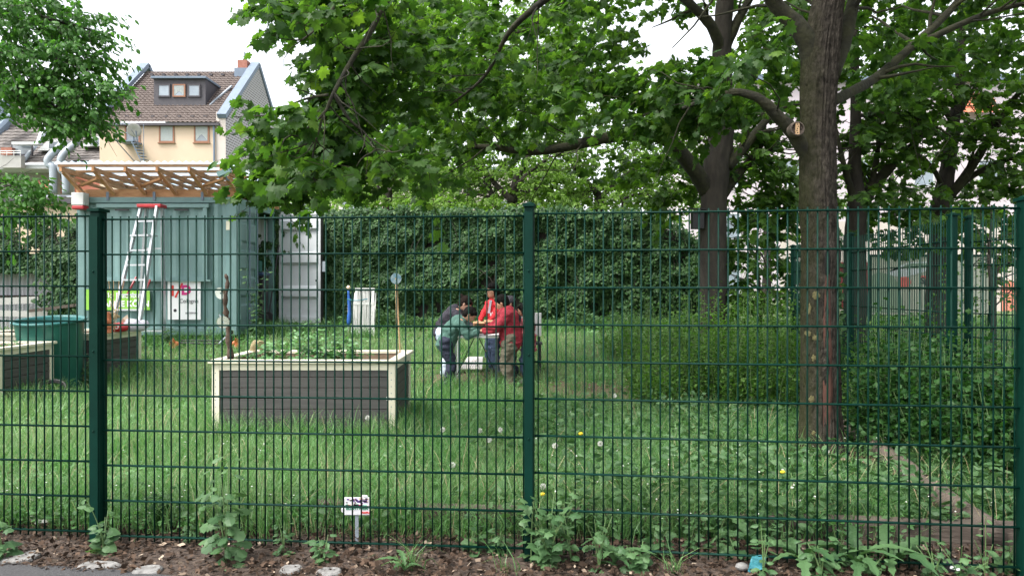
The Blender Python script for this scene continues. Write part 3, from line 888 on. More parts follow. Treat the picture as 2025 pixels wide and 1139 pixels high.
# hatch flap in the long side
fx0, fx1, fz0, fz1 = at(198, 0, CY0)[0], at(411, 0, CY0)[0], EYE+(HY-553)/F*CY0, EYE+(HY-404)/F*CY0
m = MB()
corrug(m, fx0+.07, fx1-.07, fz0+.05, fz1-.07, CY0-.012, .022)
m.bbox((fx0, CY0-.05, fz0), (fx0+.07, CY0+.02, fz1-.07)); m.bbox((fx1-.07, CY0-.05, fz0), (fx1, CY0+.02, fz1-.07))
m.bbox((fx0-.04, CY0-.062, fz1-.07), (fx1+.04, CY0+.02, fz1)); m.bbox((fx0+.07, CY0-.052, fz0), (fx1-.07, CY0+.02, fz0+.05))
m.bbox((fx0-.04, CY0-.09, fz0-.035), (fx1+.08, CY0+.02, fz0-.002))
fl_ = m.build('hatch_flap', M['teal'], con, world=True)
for px in (245, 362):
    h = MB().bbox((at(px, 0, CY0)[0]-.13, CY0-.075, fz1-.13), (at(px, 0, CY0)[0]+.13, CY0-.052, fz1-.10)).build('hinge', M['black'], fl_); sub(h, fl_)
# closed near door leaf (faces right), horizontal ribs
def leaf_mesh(mb, L, z0, z1, nrib=4, inner=False):
    """door leaf built along +x from hinge, outer face to -y, with pressed horizontal ribs"""
    mb.bbox((0, 0, z0), (.07, .05, z1)); mb.bbox((L-.07, 0, z0), (L, .05, z1))
    mb.bbox((.07, 0.001, z1-.09), (L-.07, .049, z1)); mb.bbox((.07, .001, z0), (L-.07, .049, z0+.14))
    d0, d1_ = (.03, -.035) if inner else (.018, .055)
    prof = [(z0+.14, d0)]
    step = (z1-.09-z0-.14)/(nrib+0.0)
    for k_ in range(nrib):
        b_ = z0+.14+step*k_
        for q, d in ((.52, d0), (.60, d1_), (.84, d1_), (.92, d0)):
            prof.append((b_+step*q, d))
    prof.append((z1-.09, d0))
    n_ = len(prof)
    V = [(.07, d, z) for z, d in prof] + [(L-.07, d, z) for z, d in prof]
    mb.add(V, [(i, n_+i, n_+i+1, i+1) for i in range(n_-1)])
    V = [(.07, d+.012, z) for z, d in prof] + [(L-.07, d+.012, z) for z, d in prof]
    mb.add(V, [(i+1, n_+i+1, n_+i, i) for i in range(n_-1)])
    return mb
LZ0, LZ1 = CZ0+.13, CZ1-.13
d1 = leaf_mesh(MB(), 1.07, LZ0-CZ0, LZ1-CZ0).build('door', M['teal'], con)
d1.location = (CXR+.005+6.75, CY0+.15-15.6, 0); d1.rotation_euler = (0, 0, R(90))
for q in (.42, .86):
    m = MB(); m.tube([(q, -.05, LZ0-CZ0), (q, -.05, LZ1-CZ0)], .017, 8)
    for zz in (.3, 1.0, 1.7, 2.3): m.box((q, -.035, zz), (.1, .05, .05))
    m.build('lock_rod', M['zinc'], d1)
for zz in (.35, 1.0, 1.75, 2.3):
    MB().box((-.02, -.02, zz), (.09, .05, .11)).build('hinge', M['teal_dark'], d1)
d2 = leaf_mesh(MB(), 1.12, LZ0-CZ0, LZ1-CZ0+.07, 3, True).build('door', M['cgrey'], con); d2['label'] = 'grey inner face of the opened container door'
d2.location = (CXR+.10+6.75, CY1-.14-15.6, 0); d2.rotation_euler = (0, 0, R(-23))
MB().bbox((1.121, -.012, LZ0-CZ0), (1.14, .062, LZ1-CZ0)).build('seal', M['rubber'], d2)
m = MB(); m.box((1.18, .03, 1.35), (.09, .03, .22)); m.build('latch', M['zinc_pale'], d2)
m = MB(); m.ball((1.02, -.02, 1.05), .025); m.build('handle', M['black'], d2)
# grey lining inside
m = MB(); corrug(m, CXL+.1, CXR-.16, CZ0+.14, CZ1-.12, CY1-.13)
m.bbox((CXL+.04, CY0+.14, CZ0+.14), (CXL+.05, CY1-.14, CZ1-.12))
m.build('inner_lining', M['cgrey'], con, world=True)
# notice label on the corner post
m = MB().bbox((-.045, -.004, -.085), (.045, 0, .085)); lab = m.build('notice_plate', M['cream'], con); lab.location = Vector(at(452, 446, CY0-.004)) - root_loc(con)
# timber sleepers it stands on
for px in (190, 310, 440):
    X = at(px, 0, CY0+.2)[0]
    tag(MB().bbox((X-.12, CY0+.1, gh1(CY0)-.12), (X+.12, CY1-.05, CZ0-.004)).build('sleeper', M['bark_dark'], None), 'dark timber sleeper under the teal container', 'sleeper', 'sleepers under the container')

# posters on the container
pos = thing('poster', 'white poster with red and pink letters on the container wall', 'poster', tuple(at(364, 593, CY0-.03)))
pw, ph = 65/F*CY0, 78/F*CY0
MB().bbox((-pw/2, 0, -ph/2), (pw/2, .012, ph/2)).build('sheet', M['paper'], pos)
text('lettering', 'I', M['redorange'], pos, (-.25, -.004, .085), .26, bold=.012)
m = MB(); m.bar((-.165, -.003, .045), (-.03, -.003, .315), .035, .004, (0, -1, 0)); m.build('slash', M['redorange'], pos)
text('lettering', 'D', M['pink'], pos, (-.05, -.004, .105), .24, bold=.013)
text('lettering', 'Cologne', M['ink'], pos, (-.09, -.004, -.055), .105)
text('lettering', 'OSMAB', M['ink'], pos, (.09, -.004, -.265), .05)
m = MB(); m.bbox((.03, -.003, -.27), (.045, 0, -.235)); m.bbox((.055, -.003, -.27), (.07, 0, -.235)); m.build('logo_mark', M['ink'], pos)
m = MB(); m.lathe((0, 0, 0), [(.0, 0), (.03, 0), (.03, .003), (0, .003)], 16); o = m.build('logo_mark', M['ink'], pos); o.rotation_euler = (R(90), 0, 0); o.location = (-.17, 0, -.2)
gb = thing('wall_banner', 'bright green banner with white lettering behind the ladder', 'banner', tuple(at(232, 592.5, CY0-.03)))
gw_, gh_ = 128/F*CY0, 41/F*CY0
MB().bbox((-gw_/2, 0, -gh_/2), (gw_/2, .01, gh_/2)).build('sheet', M['banner'], gb)
text('lettering', 'Hallo Nachbar', M['paper'], gb, (-.38, -.004, .035), .145)
text('lettering', 'DANKE KÖLN', M['paper'], gb, (-.38, -.004, -.13), .155, bold=.004)

# alarm box
ab = thing('alarm_box', 'white alarm box with red base on the container top corner', 'alarm box', tuple(at(159, 398, CY0-.12)))
MB().bbox((-.115, -.1, -.085), (.115, .1, .15)).build('housing', M['white'], ab, bevel=.012)
MB().bbox((-.113, -.098, -.16), (.113, .098, -.087)).build('lamp', M['red'], ab, bevel=.02)

# timber roof structure on the container
trf = thing('timber_shelter', 'bare timber roof frame with clear corrugated sheets on top of the container', 'roof frame', (-6.8, 15.4, CZ1))
RX = [-8.2 + k_*(2.93/5) for k_ in range(6)]
ZB, ZT = CZ1 + .06, 3.57
MB().bbox((-8.3, CY0+.05, CZ1+.003), (-5.15, CY0+.13, CZ1+.15)).build('sill_beam', M['timber'], trf, world=True)
MB().bbox((-8.3, CY1-.13, CZ1+.003), (-5.15, CY1-.05, CZ1+.15)).build('sill_beam', M['timber'], trf, world=True)
for k_, x in enumerate(RX):
    MB().bar((x+.06, CY0+.02, ZB), (x-.07, CY0-.42, ZT), .055, .075, (0, -1, 0)).build('post', M['timber'], trf, world=True)
    MB().bar((x-.06, CY0-.52, ZT+.03), (x-.02, CY1+.1, ZT-.08), .045, .08).build('rafter', M['timber'], trf, world=True)
    MB().bbox((x-.04, CY1-.12, CZ1+.152), (x+.04, CY1-.05, ZT-.13)).build('post', M['timber'], trf, world=True)
    MB().bar((x-.02, CY0-.22, ZT-.1), (x+.02, CY1-.2, CZ1+.2), .03, .06).build('strut', M['timber'], trf, world=True)
for k_ in (0, 2, 4):
    x0, x1 = RX[k_], RX[k_+1]
    MB().bar((x0+.05, CY0-.06, ZB+.15), (x1-.04, CY0-.36, ZT-.12), .04, .08, (0, -1, 0)).build('brace', M['timber'], trf, world=True)
for k_, yy in enumerate(np.linspace(CY0-.46, CY1, 6)):
    zz = ZT + .03 - .11*(yy-CY0+.52)/(CY1-CY0+.6) + .07
    MB().bbox((-8.33, yy-.03, zz-.02), (-5.2, yy+.03, zz+.025)).build('purlin', M['timber'], trf, world=True)
nn = 320; xs_ = np.linspace(-8.4, -5.12, nn); zz = .018*np.sin(xs_*2*math.pi/.13)
V = []
for yy, z0 in ((CY0-.56, ZT+.155), (CY1+.2, ZT+.045)):
    V.append(np.stack((xs_, np.full(nn, yy), z0+zz), 1))
for yy, z0 in ((CY0-.56, ZT+.152), (CY1+.2, ZT+.042)):
    V.append(np.stack((xs_, np.full(nn, yy), z0+zz), 1))
k = np.arange(nn-1)
obj_np('corrugated_sheet', np.concatenate(V), [np.concatenate((np.stack((k, k+1, nn+k+1, nn+k), 1), np.stack((2*nn+k, 3*nn+k, 3*nn+k+1, 2*nn+k+1), 1)))], M['sheet'], trf, smooth=True, world=True)
for px in (213, 305, 400):
    MB().box(at(px, 388, CY0-.012), (.05, .012, .16)).build('bracket', M['zinc'], trf, world=True)
fl = thing('floodlight', 'small teal floodlight fixed to the right end of the timber roof frame', 'lamp', tuple(at(445, 342, CY0-.5)))
MB().bar((-.12, -.02, -.04), (.1, .0, .05), .11, .09).build('housing', M['teal'], fl)
MB().tube([(0, .0, -.02), (.03, .03, -.12), (.05, .08, -.13)], .015, 6).build('bracket', M['zinc'], fl)
# dried climber on the frame
q = np.random.default_rng(12); n = 700
P = np.stack((-6.35 + 1.2*q.random(n), CY1-.5+.5*q.random(n), CZ1+.15+.38*q.random(n)**1.3), 1)
V, Fc = place_leaves(DIAM, P, q.normal(size=(n, 3)), q.normal(size=(n, 3)), .05+.05*q.random(n))
tag(obj_np('dried_climber', V, [Fc], M['litter']), 'withered brown climber hanging in the timber roof frame', 'dried plant')

# ladder
lad = thing('stepladder', 'aluminium stepladder with red top leaning at the container', 'ladder', (-6.75, 13.7, g(-6.75, 13.7)))
zb = g(-6.9, 13.6)
FL, FR, RR, RL = np.array((-7.2, 13.45, zb)), np.array((-6.60, 13.3, zb)), np.array((-6.47, 14.1, zb+.02)), np.array((-7.0, 14.2, zb+.02))
TFL, TFR = np.array((-6.80, 13.92, 2.92)), np.array((-6.48, 13.86, 2.92))
TRR, TRL = np.array((-6.44, 13.98, 2.92)), np.array((-6.76, 14.04, 2.92))
for a, b in ((FL, TFL), (FR, TFR), (RR, TRR), (RL, TRL)):
    MB().bar(a, b, .04, .085, (0, 1, 0)).build('stile', M['alu'], lad, world=True)
for k_ in range(9):
    t_ = .06 + k_*.104
    a, b = FL+(TFL-FL)*t_, FR+(TFR-FR)*t_
    MB().bar(a+(0, 0, 0), b, .085 if k_ != 7 else .25, .03, (0, 0, 1)).build('rung', M['alu'], lad, world=True)
for k_ in range(3):
    t_ = .1 + k_*.3
    MB().bar(RL+(TRL-RL)*t_, RR+(TRR-RR)*t_, .03, .03).build('brace', M['alu'], lad, world=True)
MB().bbox((-6.84, 13.82, 2.90), (-6.40, 14.08, 2.96)).build('top_cap', M['red'], lad, world=True, bevel=.01)
MB().bar(FL+(TFL-FL)*.36+(.12, .02, 0), FL+(TFL-FL)*.36+(.16, .3, .35), .02, .03).build('spreader', M['red'], lad, world=True)
MB().bar(FR+(TFR-FR)*.36+(-.03, .05, 0), FR+(TFR-FR)*.36+(-.05, .35, .3), .02, .03).build('spreader', M['red'], lad, world=True)

# inside / beside the container door
wb = thing('wheelie_bin', 'black wheeled bin with blue lid inside the container doorway', 'bin', (-5.36, 16.0, CZ0+.145))
m = MB(); m.add([(-.13,-.15,.06),(.13,-.15,.06),(.13,.15,.06),(-.13,.15,.06),(-.17,-.2,1.0),(.17,-.2,1.0),(.17,.2,1.0),(-.17,.2,1.0)], [(0,3,2,1),(0,1,5,4),(1,2,6,5),(2,3,7,6),(3,0,4,7)]); m.build('body', M['black'], wb)
MB().bbox((-.19, -.22, 1.003), (.19, .22, 1.07)).build('lid', mat('bin_lid', (.03, .06, .12), None, rough=.4), wb, bevel=.02)
for yy in (-.19, .19):
    m = MB(); m.lathe((0, 0, 0), [(0, -.03), (.11, -.03), (.12, 0), (.11, .03), (0, .03)], 18); o = m.build('wheel', M['rubber'], wb); o.rotation_euler = (R(90), 0, 0); o.location = (.17, yy, .12)
tag(MB().bbox((-5.42, 15.9, CZ0+1.22), (-5.28, 16.05, CZ0+1.46)).build('watering_box', M['tub'], None, bevel=.02), 'small dark green box on top of the wheeled bin', 'box')
br = thing('broom', 'long dark broom leaning in the open container doorway', 'broom', (-5.24, 16.3, CZ0+.14))
MB().tube([(0, -.0, .06), (.16, .22, 1.68)], .016, 8).build('handle', M['black'], br)
MB().bbox((-.18, -.04, 0), (.18, .04, .08)).build('head', M['black'], br)

# ---------------------------------------------------------------- raised beds
def raised_bed(label, x0, x1, y0, y1, z0, h, soil=.10, group='raised garden beds'):
    t = thing('raised_bed', label, 'raised bed', ((x0+x1)/2, (y0+y1)/2, z0), group=group)
    X, Y = (x1-x0)/2, (y1-y0)/2
    nb = 6; bh = (h-.11)/nb
    for nm, ax in (('front', 0), ('back', 1), ('left', 2), ('right', 3)):
        m = MB()
        for k_ in range(nb):
            a, b = .05 + k_*bh, .05 + (k_+1)*bh - .007
            if ax == 0: m.bbox((-X+.075, -Y+.012, a), (X-.075, -Y+.034, b))
            if ax == 1: m.bbox((-X+.075, Y-.034, a), (X-.075, Y-.012, b))
            if ax == 2: m.bbox((-X+.012, -Y+.075, a), (-X+.034, Y-.075, b))
            if ax == 3: m.bbox((X-.034, -Y+.075, a), (X-.012, Y-.075, b))
        m.build('side_panel', M['board'], t, bevel=.002)
    for sx in (-1, 1):
        for sy in (-1, 1):
            m = MB()
            m.bbox(sorted_((sx*X, sx*(X-.072)), (sy*Y, sy*(Y-.022)), (-.1, h-.035))[0], sorted_((sx*X, sx*(X-.072)), (sy*Y, sy*(Y-.022)), (-.1, h-.035))[1])
            a, b = sorted_((sx*(X-.001), sx*(X-.022)), (sy*(Y-.0225), sy*(Y-.074)), (-.1, h-.035)); m.bbox(a, b)
            p = m.build('corner_post', M['cream'], t, bevel=.002)
            s = MB()
            for k_ in range(9):
                s.bbox((sx*(X-.036)-.004, sy*(Y+.001)-.002, .08+k_*.066), (sx*(X-.036)+.004, sy*(Y+.001)+.002, .088+k_*.066))
            s.build('screws', M['zinc'], p)
    for sy in (-1, 1):
        a, b = sorted_((-X+.073, X-.073), (sy*(Y-.003), sy*(Y-.022)), (h-.10, h-.035)); MB().bbox(a, b).build('top_rail', M['cream'], t)
    for sx in (-1, 1):
        a, b = sorted_((sx*(X-.003), sx*(X-.022)), (-Y+.075, Y-.075), (h-.10, h-.035)); MB().bbox(a, b).build('top_rail', M['cream'], t)
    ov = .03; bw_ = .105
    for sy in (-1, 1):
        a, b = sorted_((-X-ov, X+ov), (sy*(Y+ov), sy*(Y+ov-bw_)), (h-.033, h)); MB().bbox(a, b).build('rim_board', M['cream'], t, bevel=.004)
    for sx in (-1, 1):
        a, b = sorted_((sx*(X+ov), sx*(X+ov-bw_)), (-Y-ov+bw_+.002, Y+ov-bw_-.002), (h-.034, h-.001)); MB().bbox(a, b).build('rim_board', M['cream'], t, bevel=.004)
    m = MB()
    for sy in (-1, 1):
        a, b = sorted_((-X+.07, X-.07), (sy*(Y-.055), sy*(Y-.068)), (.02, h-.036)); m.bbox(a, b)
    for sx in (-1, 1):
        a, b = sorted_((sx*(X-.055), sx*(X-.0679)), (-Y+.069, Y-.069), (.02, h-.036)); m.bbox(a, b)
    m.build('liner', M['planter_in'], t)
    xs_ = np.linspace(-X+.06, X-.06, 30); ys_ = np.linspace(-Y+.06, Y-.06, 20)
    A, B = np.meshgrid(xs_, ys_)
    Z = h - soil + .05*(vnoise(np.stack((A.ravel()*7+x0, B.ravel()*7, A.ravel()*0), 1), 5)-.5)
    I_ = np.arange(600).reshape(20, 30)
    obj_np('soil', np.stack((A.ravel(), B.ravel(), Z), 1), [np.stack((I_[:-1,:-1], I_[:-1,1:], I_[1:,1:], I_[1:,:-1]), -1).reshape(-1, 4)], M['soil'], t, smooth=True)
    return t
def sorted_(*ax):
    return tuple(min(a) for a in ax), tuple(max(a) for a in ax)
raised_bed('nearest raised bed of dark boards with cream corner posts, standing free in the meadow', -2.95, -1.15, 7.45, 8.6, 0, .74)
raised_bed('raised bed at the left picture edge in front of the green tub', -7.9, -6.03, 8.9, 9.98, .0, .74)
raised_bed('raised bed behind the green tub carrying terracotta pots and bags', -7.75, -5.84, 10.86, 11.95, g(-6, 11.4)-.02, .72)

tub = thing('rain_tub', 'large round dark green plastic tub between two raised beds', 'tub', (-6.32, 10.46, g(-6.3, 10.4)+.01))
tub.rotation_euler = (R(5.5), 0, 0)
m = MB(); m.lathe((0, 0, 0), [(.0, .0), (.33, .0), (.345, .03), (.415, .95), (.418, .97)], 40); m.build('body', M['tub'], tub, smooth=True)
m = MB(); m.lathe((0, 0, 0), [(.405, .97), (.33, .06), (0, .05)], 40); m.build('inside', M['tub_in'], tub, smooth=True)
m = MB(); m.lathe((0, 0, 0), [(.405, .965), (.43, .96), (.452, .97), (.456, .985), (.445, .998), (.41, .992), (.405, .965)], 40); m.build('rim', M['tub_in'], tub, smooth=True)
MB().bbox((.19, -.4, .44), (.225, -.375, .475)).build('sticker', M['paper'], tub)
# pots, bags on the rear bed
zr = g(-6, 11.4)-.02 + .72
P0 = at(210, 655, 10.95)
pot = thing('terracotta_pots', 'stack of upside-down terracotta pots on the raised bed corner', 'flower pot', (P0[0], 10.95, zr))
for k_ in range(3):
    m = MB(); m.lathe((0, 0, k_*.075), [(.0, .15), (.05, .15), (.075, .045), (.088, .04), (.09, 0), (.075, 0), (.045, .14)], 20)
    m.build('pot', M['terracotta'], pot, smooth=False)
rb = thing('red_bag', 'small red bag with white print lying on the raised bed', 'bag', (at(232, 640, 11.2)[0], 11.2, zr))
q = np.random.default_rng(3)
def soft_bag(mb, sx, sy, sz, seed, n=18, m_=12):
    k0 = len(mb.v); mb.ball((0, 0, sz*.8), (sx, sy, sz), n, m_)
    V = mb.v[k0]; nn_ = vnoise(V*14+seed, seed) - .5
    V *= (1 + .35*nn_[:, None]); V[:, 2] = np.maximum(V[:, 2], 0)
soft = MB(); soft_bag(soft, .16, .1, .075, 4); soft.build('sack', M['red'], rb, smooth=True)
text('lettering', 'REKO', M['paper'], rb, (-.11, -.125, .05), .075, ext=.006, bold=.003)
lb = thing('plastic_bag', 'crumpled pale plastic bag full of stuff beside the small red bag', 'bag', (at(262, 640, 11.3)[0], 11.35, zr))
m = MB(); soft_bag(m, .2, .14, .1, 9, 28, 18); m.build('sack', M['lilac'], lb, smooth=True)
m = MB(); m.add([(-.2, -.1, .02), (-.1, -.14, .2), (-.03, -.08, .1), (-.1, .0, .25)], [(0, 1, 2), (1, 3, 2)]); m.build('loose_flap', M['beige'], lb)
# dry seed head on stalks
sh = thing('dry_plant', 'dry brown seed head on thin stalks beside the terracotta pots', 'dry plant', (at(226, 640, 11.0)[0], 11.0, zr))
m = MB()
for a in (-.09, -.02, .06, .13): m.tube(spline([(0, 0, 0), (a*.4, 0, .3), (a, .02, .75)], 8), .004, 5)
m.build('stalks', M['bamboo'], sh)
V, Fc = place_leaves(OVAL, np.array((0, 0, .27)) + in_ball(26)*.07, rng.normal(size=(26, 3)), rng.normal(size=(26, 3)), np.full(26, .07)); obj_np('seed_head', V, [Fc], M['straw'], sh)

# branch with discs, bamboo canes with disc
bp0 = at(455, 708, 7.62)
bs = thing('stick', 'crooked dark branch standing upright in the nearest raised bed', 'branch', (bp0[0], 7.62, .66))
PB = spline([at(456, 712, 7.62), at(452, 668, 7.6), at(449, 630, 7.63), at(445, 600, 7.6), (at(450, 560, 7.6)), at(446, 542, 7.6)], 26)
m = MB(); m.tube(PB, np.linspace(.03, .014, 26) * (1 + .3*np.sin(np.arange(26)*1.7)), 9, jit=.3); m.tube([PB[9], PB[9]+(.03, 0, .05)], [.012, .006], 6); m.build('wood', M['branch'], bs, world=True, smooth=True)
def disc(label, p, rx, rz, mt, name='disc'):
    t = thing(name, label, 'disc', tuple(p))
    m = MB(); m.lathe((0, 0, 0), [(.009, -.0008), (.06, -.0008), (.06, .0008), (.009, .0008), (.009, -.0008)], 28); o = m.build('disc', mt, t); o.rotation_euler = (R(rx), 0, R(rz))
    MB().tube([(0, .008, 0), (0.01, .012, .08)], .0015, 4).build('string', M['black'], t)
    return t
disc('silver disc hanging halfway up the crooked branch', at(436, 580, 7.56), 80, 55, M['disc'])
disc('lower silver disc hanging just above the rim board from the crooked branch', at(441, 637, 7.55), 86, 30, M['disc'])
cp = at(788, 694, 8.45)
bc = thing('bamboo_canes', 'pair of thin bamboo canes standing in the rear right bed corner', 'canes', (cp[0], 8.45, .66))
m = MB(); m.tube([at(785, 700, 8.45), at(784, 600, 8.42), at(783, 548, 8.4)], .008, 7); m.build('cane', M['bamboo'], bc, world=True)
m = MB(); m.tube([at(791, 700, 8.5), at(787, 610, 8.46), at(785, 560, 8.43)], .008, 7); m.build('cane', M['bamboo'], bc, world=True)
disc('round blue disc on top of the bamboo canes', at(783, 551, 8.37), 90, 4, M['discblue'])

# stack of white slatted garden furniture
gc = thing('garden_chair', 'folded white slatted garden chair leaning before the ivy wall', 'chair', (at(721, 600, 15.3)[0], 15.3, g(-2.9, 15.3)))
gc.scale = (.82, .9, .96)
def slat_panel(mb, wd, z0, z1, y0, y1, n, sw=.02, top=True, margin=.0):
    a = np.array((-wd/2, y0, z0)); b = np.array((-wd/2, y1, z1))
    for sx in (-1, 1): mb.bar((sx*wd/2, y0, z0), (sx*wd/2, y1, z1), .045, .035, (0, 1, 0))
    for k_ in range(n):
        x = -wd/2 + wd*(k_+1)/(n+1); mb.bar((x, y0, z0), (x, y1, z1), sw, .014, (0, 1, 0))
    if top: mb.bar((-wd/2-.03, y1, z1), (wd/2+.03, y1, z1), .05, .05, (0, 0, 1))
    mb.bar((-wd/2, y0, z0), (wd/2, y0, z0), .04, .03)
m = MB(); slat_panel(m, .42, .1, .98, -.12, .05, 11); m.build('backrest', M['white'], gc)
m = MB(); slat_panel(m, .5, .06, .68, -.2, -.15, 9); m.build('seat', M['white'], gc)
for sx in (-1, 1): MB().bar((sx*.27, -.24, 0), (sx*.25, .1, .9), .035, .04, (0, 1, 0)).build('leg', M['white'], gc)
rp = thing('rolled_parasol', 'rolled blue parasol with pink knob left of the white garden chair', 'parasol', (at(689, 600, 15.4)[0], 15.4, g(-3.3, 15.4)))
MB().tube([(0, 0, 0), (0, 0, .93)], .018, 8).build('pole', M['white'], rp)
m = MB(); m.tube(spline([(0, 0, .2), (.02, 0, .45), (.01, 0, .7), (0, 0, .9)], 14), np.array([.05,.06,.07,.07,.065,.06,.06,.055,.05,.05,.045,.04,.035,.03])*.62, 9, jit=.35); m.build('cloth', M['bluep'], rp, smooth=True)
m = MB(); m.ball((0, 0, .96), .04); m.build('knob', M['beige'], rp, smooth=True)
MB().tube(spline([(.0, -.06, .72), (.2, -.2, .7), (.42, -.17, .73)], 10), .013, 6).build('cord', M['tealb'], rp)

# long-handled garden tool with orange ends
gt = thing('garden_tool', 'long black garden tool with orange claw ends lying before the container', 'tool', (at(405, 684, 13.6)[0], 13.6, g(-5.5, 13.6)))
m = MB(); m.tube([(-.42, 0, .12), (.25, -.02, .10)], .018, 8); m.tube([(-.42, .05, .16), (.25, .02, .15)], .012, 8); m.build('handle', M['black'], gt)
m = MB(); m.tube([(.25, -.02, .1), (.42, .05, .28), (.3, .1, .5), (.22, .1, .62)], .016, 8); m.build('grip_bar', M['zinc_pale'], gt)
for cx_ in (-.5, .52):
    m = MB()
    for k_ in range(8):
        a = R(-70 + 20*k_); m.bar((cx_, 0, .1), (cx_+.13*math.cos(a)*(1 if cx_ > 0 else -1)*.8, -.05, .1+.13*math.sin(a)*.8), .012, .03, (0, 1, 0))
    m.ball((cx_, 0, .1), (.05, .03, .05), 10, 6); m.build('claw', M['orange'], gt)
gt.rotation_euler = (0, 0, R(4))
hs_ = thing('hose_coil', 'black hose coil lying in the grass beside the left raised bed', 'hose', (at(117, 752, 9.6)[0], 9.45, .02))
m = MB(); a = np.linspace(0, 2*math.pi*2.6, 70); m.tube(np.stack((.16*np.cos(a)+.01*np.sin(a*3), .06*np.sin(a), .13+.11*np.sin(a)+.012*a/6), 1), .014, 7); m.build('hose', M['rubber'], hs_, smooth=True)

# ---------------------------------------------------------------- people round the folding table
def voxel(mb, name, mt, parent, vox, smooth=3, folds=0.0):
    V = np.concatenate(mb.v)
    me = mesh_np(name, V, [mb.f3, mb.f4]); o = bpy.data.objects.new(name, me); C.objects.link(o)
    r = o.modifiers.new('r', 'REMESH'); r.mode = 'VOXEL'; r.voxel_size = vox
    s = o.modifiers.new('s', 'SMOOTH'); s.factor = .5; s.iterations = smooth
    dg = bpy.context.evaluated_depsgraph_get()
    me2 = bpy.data.meshes.new_from_object(o.evaluated_get(dg)); me2.name = name
    bpy.data.objects.remove(o); bpy.data.meshes.remove(me)
    me2.polygons.foreach_set('use_smooth', np.ones(len(me2.polygons), bool))
    me2.materials.clear(); me2.materials.append(mt)
    if folds:
        n_ = len(me2.vertices); V = np.zeros(n_*3); me2.vertices.foreach_get('co', V); V = V.reshape(-1, 3)
        N_ = np.zeros(n_*3); me2.vertices.foreach_get('normal', N_); N_ = N_.reshape(-1, 3)
        k_ = vnoise(V*np.array((9, 9, 22)) + len(bpy.data.objects)*3.7, 5) - .5; k2 = vnoise(V*np.array((26, 26, 40)), 6) - .5
        V = V + N_*(folds*(k_*1.5 + k2*.5))[:, None]; me2.vertices.foreach_set('co', V.ravel()); me2.update()
    return link(bpy.data.objects.new(name, me2), parent)

def limb(mb, pts, rad, n=12):
    for p, r in zip(pts, rad): mb.ball(p, r, n, 8)
    for i in range(len(pts)-1):
        mb.tube([pts[i], pts[i+1]], [rad[i], rad[i+1]], n)

def ik(a, b, l1, l2, hint):
    a, b = np.array(a, float), np.array(b, float)
    d = b-a; L = np.linalg.norm(d)
    if L > (l1+l2)*.985: b = a + d/L*(l1+l2)*.985; d = b-a; L = np.linalg.norm(d)
    c = (l1*l1 - l2*l2 + L*L)/(2*L); h = math.sqrt(max(l1*l1-c*c, 1e-6))
    u = d/L; k_ = np.array(hint, float); k_ = k_ - u*k_.dot(u); k_ /= np.linalg.norm(k_)
    return a + u*c + k_*h, b

